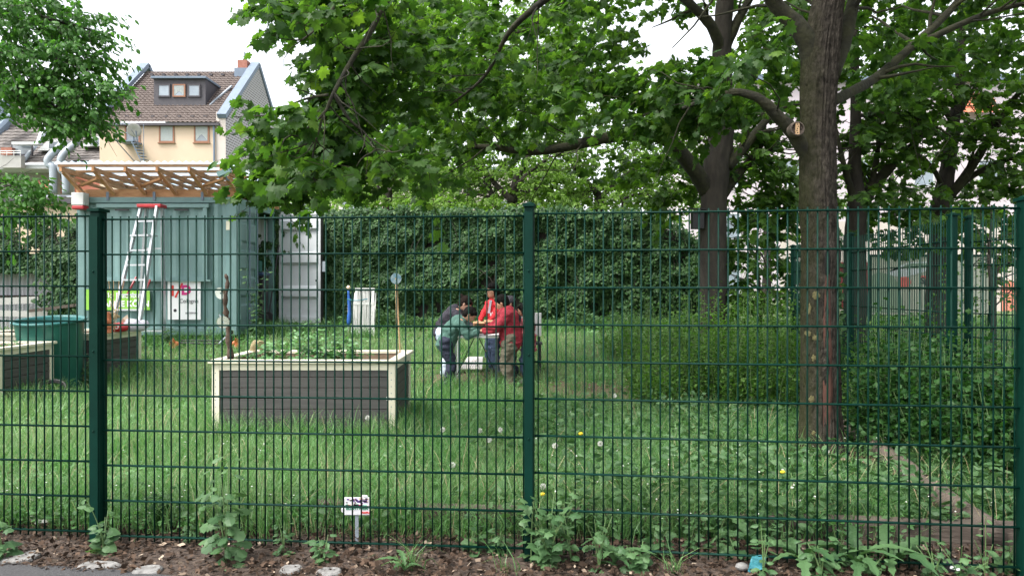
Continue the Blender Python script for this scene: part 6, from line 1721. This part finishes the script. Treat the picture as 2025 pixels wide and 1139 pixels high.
# two slim maples right of the big trunk
def t34(px, d, label, trunkpts, rad, limbs, clumps, seed):
    p = at(px, 0, d); b_ = np.array((p[0], d, g(p[0], d)-.05))
    def tr(mb): bark_trunk(mb, [b_+(0, 0, -.1), b_+(0, 0, .3)]+[at(x, y, d) for x, y in trunkpts], rad, rings=90, n=28, seed=seed)
    def li(mb):
        for k_, (pts, r0, r1) in enumerate(limbs):
            P = branch_tube(mb, [at(x, y, d+dd) for x, y, dd in pts], r0, r1, 8); side_twigs(mb, P, max(.008, r1*.5), 9, 1.2, seed+k_)
    build_tree('maple_tree', label, 'tree', b_, tr, li, [clump(*a) for a in clumps] + [(np.array((p[0], d, 8.0)), np.array((3.4, 3.6, 2.0)), 300)], MAPLE_S, .125, M['maple2'], M['bark_dark'], seed, per=14, tw_len=.55, droop=.3, limbmat=M['bark_moss'])  # last clump is unseen upper crown, filled densely to darken the right side
t34(1690, 13.2, 'slim maple directly right of the big trunk, forking low into two limbs', [(1691, 560), (1690, 470), (1695, 410), (1690, 330), (1692, 230), (1690, 120), (1690, -150)], [.22, .2, .19, .18, .16, .11, .09, .07, .05],
    [([(1696, 420, 0), (1725, 370, .2), (1775, 315, .4), (1830, 260, .6), (1880, 190, .8)], .13, .03), ([(1690, 400, 0), (1672, 340, -.2), (1660, 290, -.3), (1640, 200, -.4)], .07, .02), ([(1720, 380, .2), (1735, 300, .2), (1740, 220, .2)], .06, .03), ([(1690, 230, 0), (1760, 225, -.4), (1830, 240, -.8), (1880, 270, -1)], .04, .012)],
    ((1560, 420, 13, 50, 40, .6, 16), (1700, 280, 13, 70, 60, .8, 30), (1720, 200, 13, 80, 60, .9, 30), (1700, 110, 13, 80, 60, .9, 26), (1760, 330, 13.4, 60, 45, .7, 18), (1770, 420, 13.2, 70, 45, .7, 26), (1740, 480, 13, 60, 25, .5, 12), (1680, 380, 13, 60, 40, .7, 16), (1800, 200, 13, 80, 60, .9, 26), (1780, 250, 13, 60, 40, .9, 14)), 203)
t34(1853, 14.0, 'slim maple farthest right with spreading dark branches', [(1852, 560), (1856, 480), (1862, 400), (1876, 320), (1885, 240), (1898, 160), (1900, -100)], [.22, .19, .175, .17, .165, .13, .11, .09, .05],
    [([(1866, 400, 0), (1900, 360, -.2), (1940, 300, -.4), (1975, 240, -.6), (2015, 185, -.8), (2070, 150, -1)], .10, .03), ([(1870, 395, 0), (1920, 350, -.2), (1985, 318, -.4), (2060, 305, -.6)], .075, .025), ([(1868, 380, 0), (1845, 335, -.3), (1810, 305, -.6), (1740, 285, -.9), (1665, 295, -1.1)], .05, .018), ([(1885, 250, 0), (1850, 190, -.2), (1800, 140, -.4)], .05, .02), ([(1886, 240, 0), (1930, 170, -.2), (1980, 100, -.3)], .05, .02), ([(1905, 355, -.2), (1930, 280, -.5), (1925, 240, -.6)], .03, .01)],
    ((1850, 400, 13.6, 60, 40, .7, 16), (1930, 390, 13.8, 80, 40, .8, 26), (1990, 360, 13.5, 50, 45, .8, 16), (1860, 270, 13.6, 80, 50, .9, 26), (1960, 290, 13.6, 80, 50, .9, 26), (1900, 190, 13.6, 90, 60, .9, 30), (1990, 190, 13.6, 60, 60, .9, 20), (1920, 90, 13.6, 100, 60, .9, 30), (1980, 440, 13.5, 40, 25, .6, 10), (1940, 480, 11.5, 40, 40, .5, 12), (1920, 430, 12, 40, 25, .5, 8)), 204)

# leafy saplings between the second maple and the big trunk
for k_, (px, d, cl, lab) in enumerate((
    (1500, 12.8, ((1500, 540, 12.8, 60, 50, .6, 26), (1480, 590, 12.6, 80, 30, .6, 26), (1530, 480, 12.8, 60, 40, .6, 18), (1480, 470, 12.8, 50, 40, .5, 14), (1560, 550, 12.6, 40, 60, .5, 18)), 'leafy sapling filling the gap between second maple and big trunk'),
    (1960, 9.0, ((1960, 560, 9, 40, 60, .4, 14), (1935, 590, 9, 40, 30, .4, 8), (1990, 520, 9, 30, 60, .4, 8)), 'thin small-leaved sapling right of the double green posts'))):
    p = at(px, 0, d); b_ = np.array((p[0], d, g(p[0], d)))
    def tr(mb): mb.tube(spline([b_, at(px+5, 600, d), at(px-4, 520, d), at(px, 440, d)], 20), np.linspace(.04, .012, 20), 8)
    def li(mb):
        P = spline([b_, at(px+5, 600, d), at(px-4, 520, d), at(px, 440, d)], 20); side_twigs(mb, P, .009, 12, .8, 60+k_)
    build_tree('sapling', lab, 'tree', b_, tr, li, [clump(*a) for a in cl], OVAL if k_ else MAPLE_S, .06 if k_ else .13, M['shrub' if k_ else 'maple2'], M['bark_dark'], 210+k_, per=10, tw_len=.5, droop=.2)

# cherry-like tree at the top left
lt_b = np.array((-9.6, 9.6, g(-9.6, 9.6)))
def lt_trunk(mb): bark_trunk(mb, [lt_b+(0, 0, -.1), lt_b+(0, 0, 1.2), lt_b+(.2, 0, 2.6), lt_b+(.5, .1, 4.2), lt_b+(.8, .2, 6)], [.2, .16, .14, .11, .06], rings=60, n=24, seed=12)
def lt_limbs(mb):
    for k_, (pts, r0, r1) in enumerate((([lt_b+(.15, 0, 2.3), at(-20, 190, 9.4), at(40, 200, 9.3), at(120, 215, 9.2), at(190, 240, 9.2)], .06, .01), ([lt_b+(.3, 0, 3.0), at(-30, 120, 9.5), at(80, 110, 9.4), at(180, 140, 9.3)], .06, .01), ([lt_b+(.4, 0, 3.6), at(0, 30, 9.6), at(100, 40, 9.5), at(180, 60, 9.5)], .05, .01), ([lt_b+(0, 0, 1.4), at(-60, 380, 9), at(20, 370, 8.8)], .04, .008))):
        P = branch_tube(mb, pts, r0, r1, 8); side_twigs(mb, P, .006, 12, .6, 80+k_)
lt_c = [clump(a[0]-(38 if a[0] > 60 and a[1] < 300 else 0), *a[1:]) for a in ((30, 40, 9.5, 90, 60, .8, 85), (120, 30, 9.5, 70, 40, .7, 50), (190, 60, 9.5, 40, 40, .5, 28), (200, 20, 9.5, 25, 20, .4, 7), (50, 130, 9.4, 80, 50, .7, 70), (140, 120, 9.4, 70, 45, .7, 60), (205, 115, 9.4, 35, 28, .4, 16), (90, 185, 9.3, 75, 40, .6, 55), (170, 190, 9.3, 60, 38, .5, 42), (225, 180, 9.3, 28, 25, .3, 13), (240, 160, 9.3, 18, 12, .3, 5), (130, 240, 9.2, 55, 25, .4, 30), (190, 235, 9.2, 40, 22, .3, 16), (30, 190, 9.4, 25, 25, .4, 8), (-40, 120, 9.6, 70, 110, .9, 70), (-60, 20, 9.6, 80, 80, .9, 50),
    (15, 355, 8.8, 45, 22, .4, 24), (5, 400, 8.8, 40, 30, .4, 24), (40, 380, 8.8, 28, 14, .3, 10), (30, 425, 8.9, 30, 12, .3, 8))] + [(np.array((-8.6, 9.6, 6.6)), np.array((2.2, 2, 1.4)), 160)]
build_tree('cherry_tree', 'bright green small-leaved tree reaching in at the top left', 'tree', lt_b, lt_trunk, lt_limbs, lt_c, OVAL, .078, M['left_leaf'], M['bark_dark'], 205, per=16, tw_len=.42, droop=.5)

# light feathery trees behind the ivy wall
for k_, (px, d, tpts, limbs, cl, lab) in enumerate((
    (1015, 20.5, [(1012, 420), (1020, 360), (1040, 320), (1060, 280)], [([(1015, 400), (985, 370), (960, 340), (940, 320)], .10, .03), ([(1018, 370), (1060, 330), (1110, 300)], .07, .02), ([(975, 390), (930, 385), (890, 400), (860, 415)], .04, .015), ([(990, 420), (975, 395), (960, 350)], .11, .06)],
     ((940, 330, 20.5, 70, 50, 1.2, 34), (1010, 310, 20.5, 80, 50, 1.2, 34), (1060, 370, 20.2, 60, 50, 1.0, 28), (900, 400, 20, 60, 25, .9, 20), (960, 405, 20, 60, 22, .9, 20), (1080, 300, 21, 60, 50, 1, 26), (1000, 200, 21.5, 150, 90, 1.5, 150), (900, 60, 23, 160, 110, 2, 170), (950, 360, 22.5, 120, 50, 1, 80)), 'light green tree with forked pale trunk behind the ivy wall'),
    (1190, 21.5, [(1185, 420), (1180, 380), (1150, 350), (1130, 320)], [([(1150, 420), (1130, 385), (1080, 370), (1040, 380)], .07, .02), ([(1180, 400), (1220, 360), (1260, 330), (1300, 320)], .07, .02), ([(1230, 420), (1240, 390), (1310, 380), (1340, 370)], .05, .02), ([(1120, 420), (1140, 390), (1180, 375), (1260, 370)], .05, .02)],
     ((1150, 330, 21.5, 80, 50, 1.2, 30), (1240, 320, 21.5, 80, 50, 1.2, 30), (1130, 390, 21, 60, 30, 1, 20), (1220, 390, 21, 80, 25, 1, 22), (1310, 370, 21.5, 60, 50, 1.2, 24), (1200, 220, 22, 160, 80, 1.6, 130), (1330, 260, 22.5, 80, 60, 1.2, 40), (1110, 60, 24, 80, 90, 2, 80), (1200, 370, 23, 160, 45, 1, 90)), 'thin-branched yellow-green tree behind the right half of the ivy wall'),
    (760, 22, [(765, 430), (768, 380), (775, 330), (770, 250)], [([(766, 400), (740, 360), (700, 330)], .05, .015), ([(768, 380), (800, 350), (840, 330)], .05, .015)],
     ((760, 380, 22, 60, 40, 1.2, 30), (820, 390, 22, 60, 35, 1.2, 26), (690, 390, 22, 40, 40, 1, 18), (700, 300, 23, 90, 60, 1.5, 40), (820, 300, 23, 90, 60, 1.5, 36), (640, 410, 19, 28, 22, .8, 12), (780, 200, 24, 110, 90, 2, 120), (740, 350, 23.5, 110, 60, 1, 80), (760, 60, 25, 110, 90, 2, 110), (590, 400, 19, 22, 16, .6, 8)), 'pale green tree behind the left half of the ivy wall'))):
    p = at(px, 0, d); b_ = np.array((p[0], d, g(p[0], d)))
    def tr(mb): bark_trunk(mb, [b_+(0, 0, -.1), b_+(0, 0, .8)]+[at(x, y, d) for x, y in tpts], np.linspace(.2, .06, len(tpts)+2), rings=50, n=18, seed=30+k_)
    def li(mb):
        for j_, (pts, r0, r1) in enumerate(limbs):
            P = branch_tube(mb, [at(x, y, d-.2) for x, y in pts], r0, r1, 7); side_twigs(mb, P, .014, 12, 1.6, 90+k_*9+j_)
    build_tree('tree', lab, 'tree', b_, tr, li, [clump(*a[:6], int(a[6]*1.7)) for a in cl], OVAL, .115, M['pale_leaf'], M['bark_dark'], 220+k_, per=26, tw_len=.9, droop=.3)
# far greenery filling behind
far = [(np.array((x, y, z)), np.array((rx, 2, rz)), n) for x, y, z, rx, rz, n in ((9, 27, 3.5, 3, 3, 60), (14.5, 29, 6, 3, 3, 60), (20, 28, 4, 3, 3.4, 60), (24, 30, 8, 3, 3, 60))]
far = [(c, r_*np.array((1.1, 1, 1.1)), int(n*1.8)) for c, r_, n in far]
for k_, (c, r_, n) in enumerate(far):
    b_ = np.array((c[0], c[1], .6))
    def tr(mb): mb.tube(spline([b_, b_+(.1, 0, c[2]*.5), c], 12), np.linspace(.2, .06, 12), 10)
    def li(mb): side_twigs(mb, spline([b_, b_+(.1, 0, c[2]*.5), c+np.array((0, 0, 1.5))], 20), .03, 16, 3, 300+k_, droop=0)
    build_tree('tree', ('loose green tree in the yard before the pale pink building, leftmost', 'loose green tree before the pink building, second from left', 'loose green tree before the pink building, third from left', 'loose green tree before the pink building, rightmost')[k_], 'tree', b_, tr, li, [(c, r_, n)], OVAL, .15, M['maple2'], M['bark_dark'], 240+k_, per=24, tw_len=1.0, droop=.3)

# ---------------------------------------------------------------- ivy walls
def ivy_wall(label, x0, x1, y, z0, ztop, n, seed, thick=.3, core=True):
    q = np.random.default_rng(seed)
    t = thing('ivy_wall', label, 'ivy hedge', ((x0+x1)/2, y, z0))
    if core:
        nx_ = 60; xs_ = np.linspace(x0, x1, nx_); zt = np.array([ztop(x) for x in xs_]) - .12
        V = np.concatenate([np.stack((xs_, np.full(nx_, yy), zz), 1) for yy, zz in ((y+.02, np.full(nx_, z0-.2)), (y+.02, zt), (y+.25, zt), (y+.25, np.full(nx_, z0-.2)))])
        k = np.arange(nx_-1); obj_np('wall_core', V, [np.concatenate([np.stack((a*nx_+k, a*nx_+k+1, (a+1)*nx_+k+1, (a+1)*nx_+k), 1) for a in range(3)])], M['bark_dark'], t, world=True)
    X = q.uniform(x0, x1, n); u = q.random(n); ZT = np.array([ztop(x) for x in X]); Z = z0 + (ZT-z0)*u**.9
    bul = vnoise(np.stack((X*1.6, Z*1.9, X*0), 1), seed); bul2 = vnoise(np.stack((X*5, Z*5, X*0), 1), seed+1)
    keep = (bul*.6 + bul2*.55 + .25*q.random(n)) > .44; keep &= q.random(n) > np.clip((X+.5)/5.5, 0, .55); X, Z, bul, bul2, ZT = X[keep], Z[keep], bul[keep], bul2[keep], ZT[keep]; n = len(X)  # ivy thinned towards the right; the bared dark core stands in for shade
    dep = thick*(bul*.9 + bul2*.5)*(.3+.7*q.random(n)**.5)
    Yl = y - dep
    topm = q.random(n) < .10; Z = np.where(topm, ZT + .06*q.normal(size=n) + .05*bul2, Z); Yl = np.where(topm, y + q.uniform(-.35, .3, n), Yl)
    tip = np.stack((q.normal(size=n)*.55, -.45+.3*q.normal(size=n), -.75+.4*q.normal(size=n)), 1)
    nr = np.stack((q.normal(size=n)*.4, -.75+.2*q.normal(size=n), .75+.3*q.normal(size=n)), 1)
    V, Fc = place_leaves(HEART, np.stack((X, Yl, Z), 1), tip, nr, .038+.045*q.random(n)); obj_np('foliage', V, [Fc], M['ivy'], t, world=True)
    m = MB()
    for k_ in range(40):
        x = q.uniform(x0, x1); zt_ = ztop(x); a = q.uniform(.1, .8); m.tube(spline([(x, y-.05, z0+(zt_-z0)*a), (x+q.normal()*.15, y-.25-.1*q.random(), z0+(zt_-z0)*(a+.2)), (x+q.normal()*.25, y-.12, z0+(zt_-z0)*min(1, a+.4))], 8), .007, 5)
    m.build('stems', M['bark_dark'], t, world=True)
    return t
IZ = g(0, 17)
def itop(x):
    base_ = 3.05 + .03*math.sin(x*2.1) + .03*math.sin(x*5.3+1)
    if x > 2.6: base_ -= (x-2.6)**2*.30
    return base_
ivy_wall('tall wall of dark ivy along the back of the meadow', -6.2, 4.35, 17.0, IZ, itop, 95000, 71, .42)
def itop2(x): return 2.75 + .10*math.sin(x*3) - .05*(x+9)
tl = ivy_wall('ivy spilling over the grey sheet fence left of the container', -12.5, -8.5, 15.9, 1.75, itop2, 15000, 72, .35, core=False)
n = 2600; q = np.random.default_rng(73); X = -9.05 + .33*q.normal(size=n); Z = q.uniform(.5, 2.2, n)
V, Fc = place_leaves(HEART, np.stack((X, 15.8-.2*q.random(n), Z), 1), np.stack((q.normal(size=n)*.5, -.4+0*X, -.8+0*X), 1), q.normal(size=(n, 3))*.4+np.array((0, -.8, .7)), .05+.06*q.random(n)); obj_np('trailing_foliage', V, [Fc], M['ivy'], tl, world=True)
gf = thing('sheet_fence', 'weathered grey corrugated sheet fence overgrown with ivy at left', 'fence', (-11, 16.1, .5))
m = MB()
xs_ = np.linspace(-15, -8.4, 260); zz_ = (0, 1.6)
V = np.concatenate([np.stack((xs_, 16.1 + .018*np.sin(xs_*2*math.pi/.09), np.full(260, z)), 1) for z in (.2, 2.15)])
k = np.arange(259); obj_np('sheets', V, [np.stack((k, k+1, 260+k+1, 260+k), 1)], M['greyfence'], gf, world=True, smooth=True)
for z in (1.25, 1.75): MB().bbox((-15, 16.03, z-.02), (-8.4, 16.07, z+.02)).build('rail', M['bark_dark'], gf, world=True)
MB().bbox((-9.18, 15.98, .2), (-9.06, 16.06, 2.2)).build('post', M['bark_dark'], gf, world=True)
pl = thing('timber_planks', 'loose weathered planks stacked against the grey sheet fence', 'planks', (-10.4, 15.6, g(-10.4, 15.6)))
MB().bar((-11.2, 15.6, 1.12), (-9.8, 15.7, 1.18), .03, .14).build('plank', M['concrete'], pl, world=True)
MB().bar((-11.2, 15.5, .92), (-9.55, 15.6, .88), .03, .12).build('plank', M['concrete'], pl, world=True)
MB().bar((-9.9, 15.5, .95), (-8.9, 15.6, 1.08), .03, .06).build('plank', M['log'], pl, world=True)

# ---------------------------------------------------------------- shrubs
def shrub(name, label, p, rx, ry, h, n, tmpl, size, mm, seed, group=None, feather=True):
    q = np.random.default_rng(seed); z0 = g(p[0], p[1]); t = thing(name, label, 'shrub', (p[0], p[1], z0), group=group)
    # upright shoots with leaves
    a = q.uniform(0, 6.28, n); r_ = np.sqrt(q.random(n)); bx_, by_ = r_*np.cos(a)*rx*.75, r_*np.sin(a)*ry*.75
    hh = h*(1-.45*r_**2)*(.45+.62*q.random(n)**.8)
    topx, topy = bx_*1.35 + q.normal(size=n)*.05, by_*1.35 + q.normal(size=n)*.05
    per = 22 if feather else 14
    u = np.tile(np.linspace(.12, 1, per), (n, 1)) + q.normal(size=(n, per))*.03
    px_ = bx_[:, None] + (topx-bx_)[:, None]*u**1.6; py_ = by_[:, None] + (topy-by_)[:, None]*u**1.6; pz_ = hh[:, None]*u
    P = np.stack((px_, py_, pz_), -1).reshape(-1, 3) + q.normal(size=(n*per, 3))*(.035 if feather else .07)
    P[:, 2] = np.maximum(P[:, 2], .03)
    b = q.uniform(0, 6.28, n*per); tip = np.stack((np.cos(b), np.sin(b), (.55 if feather else -.1)+.4*q.normal(size=n*per)), 1)
    nr = q.normal(size=(n*per, 3))*.5; nr[:, 2] += .9
    V, Fc = place_leaves(tmpl, P, tip, nr, size*(.6+.8*q.random(n*per))); obj_np('foliage', V, [Fc], mm, t)
    m = MB()
    for k_ in range(min(n, 60)): m.tube(np.array(((bx_[k_], by_[k_], 0), ((bx_[k_]+topx[k_])/2*.95, (by_[k_]+topy[k_])/2*.95, hh[k_]*.55), (topx[k_], topy[k_], hh[k_]*.98))), [.006, .004, .002], 4, caps=False)
    m.build('stems', M['stem'], t)
    return t
for i, (px, d, rx, ry, h, n) in enumerate(((1225, 12.9, .4, .4, .62, 40), (1280, 12.2, .5, .5, .95, 90), (1330, 10.6, .55, .5, .95, 120), (1390, 11.2, .7, .6, 1.2, 150), (1470, 10.2, .6, .55, 1.15, 150), (1530, 11.2, .6, .6, 1.25, 140), (1300, 10.0, .45, .4, .62, 80), (1410, 9.3, .55, .45, .85, 130), (1560, 9.5, .5, .5, 1.15, 130), (1500, 8.8, .45, .4, .75, 110), (1320, 9.2, .45, .4, .62, 100), (1640, 10.4, .5, .5, 1.0, 100))):
    p = at(px, 0, d); shrub('shrub', 'feathery green shrub with upright shoots in the thicket left of the big maple' if px < 1600 else 'feathery green shrub growing behind the big maple trunk', (p[0], d), rx*1.1, ry*1.1, h*1.17, int(n*1.15), OVAL, .046, M['shrub'], 400+i, 'feathery shrubs left of the big maple' if px < 1600 else None)
for i, (px, d, rx, ry, h, n, lab) in enumerate(((1790, 6.6, .55, .5, 1.25, 190, 'dense dark leafy bush right of the big maple beside the round log'), (1900, 6.1, .55, .5, 1.15, 200, 'dense dark bush at right overhanging the end of the round log'), (1990, 5.6, .45, .45, 1.05, 150, 'dense bush cut by the right picture edge'), (1850, 7.4, .6, .5, 1.35, 130, 'lighter feathery bush standing behind the two dark bushes'), (1740, 7.6, .4, .4, 1.15, 80, 'small feathery bush in front of the far green post'))):
    p = at(px, 0, d); shrub('bush', lab, (p[0], d), rx, ry, h, n*2 if i < 3 else n, MAPLE_S if i < 3 else OVAL, .038 if i < 3 else .046, M['shrub_dark' if i < 3 else 'shrub'], 430+i, feather=i >= 3)
# weeds at the foot of the ivy wall
for i, x in enumerate(np.linspace(-3.4, 3.6, 12)):
    shrub('nettle_clump', 'low green weeds growing at the foot of the tall ivy wall', (x+.2*math.sin(i*3), 16.35+.15*math.cos(i*2)), .45, .25, .38+.12*math.sin(i*1.7), 34, OVAL, .07, M['weed'], 460+i, 'weeds along the ivy wall')
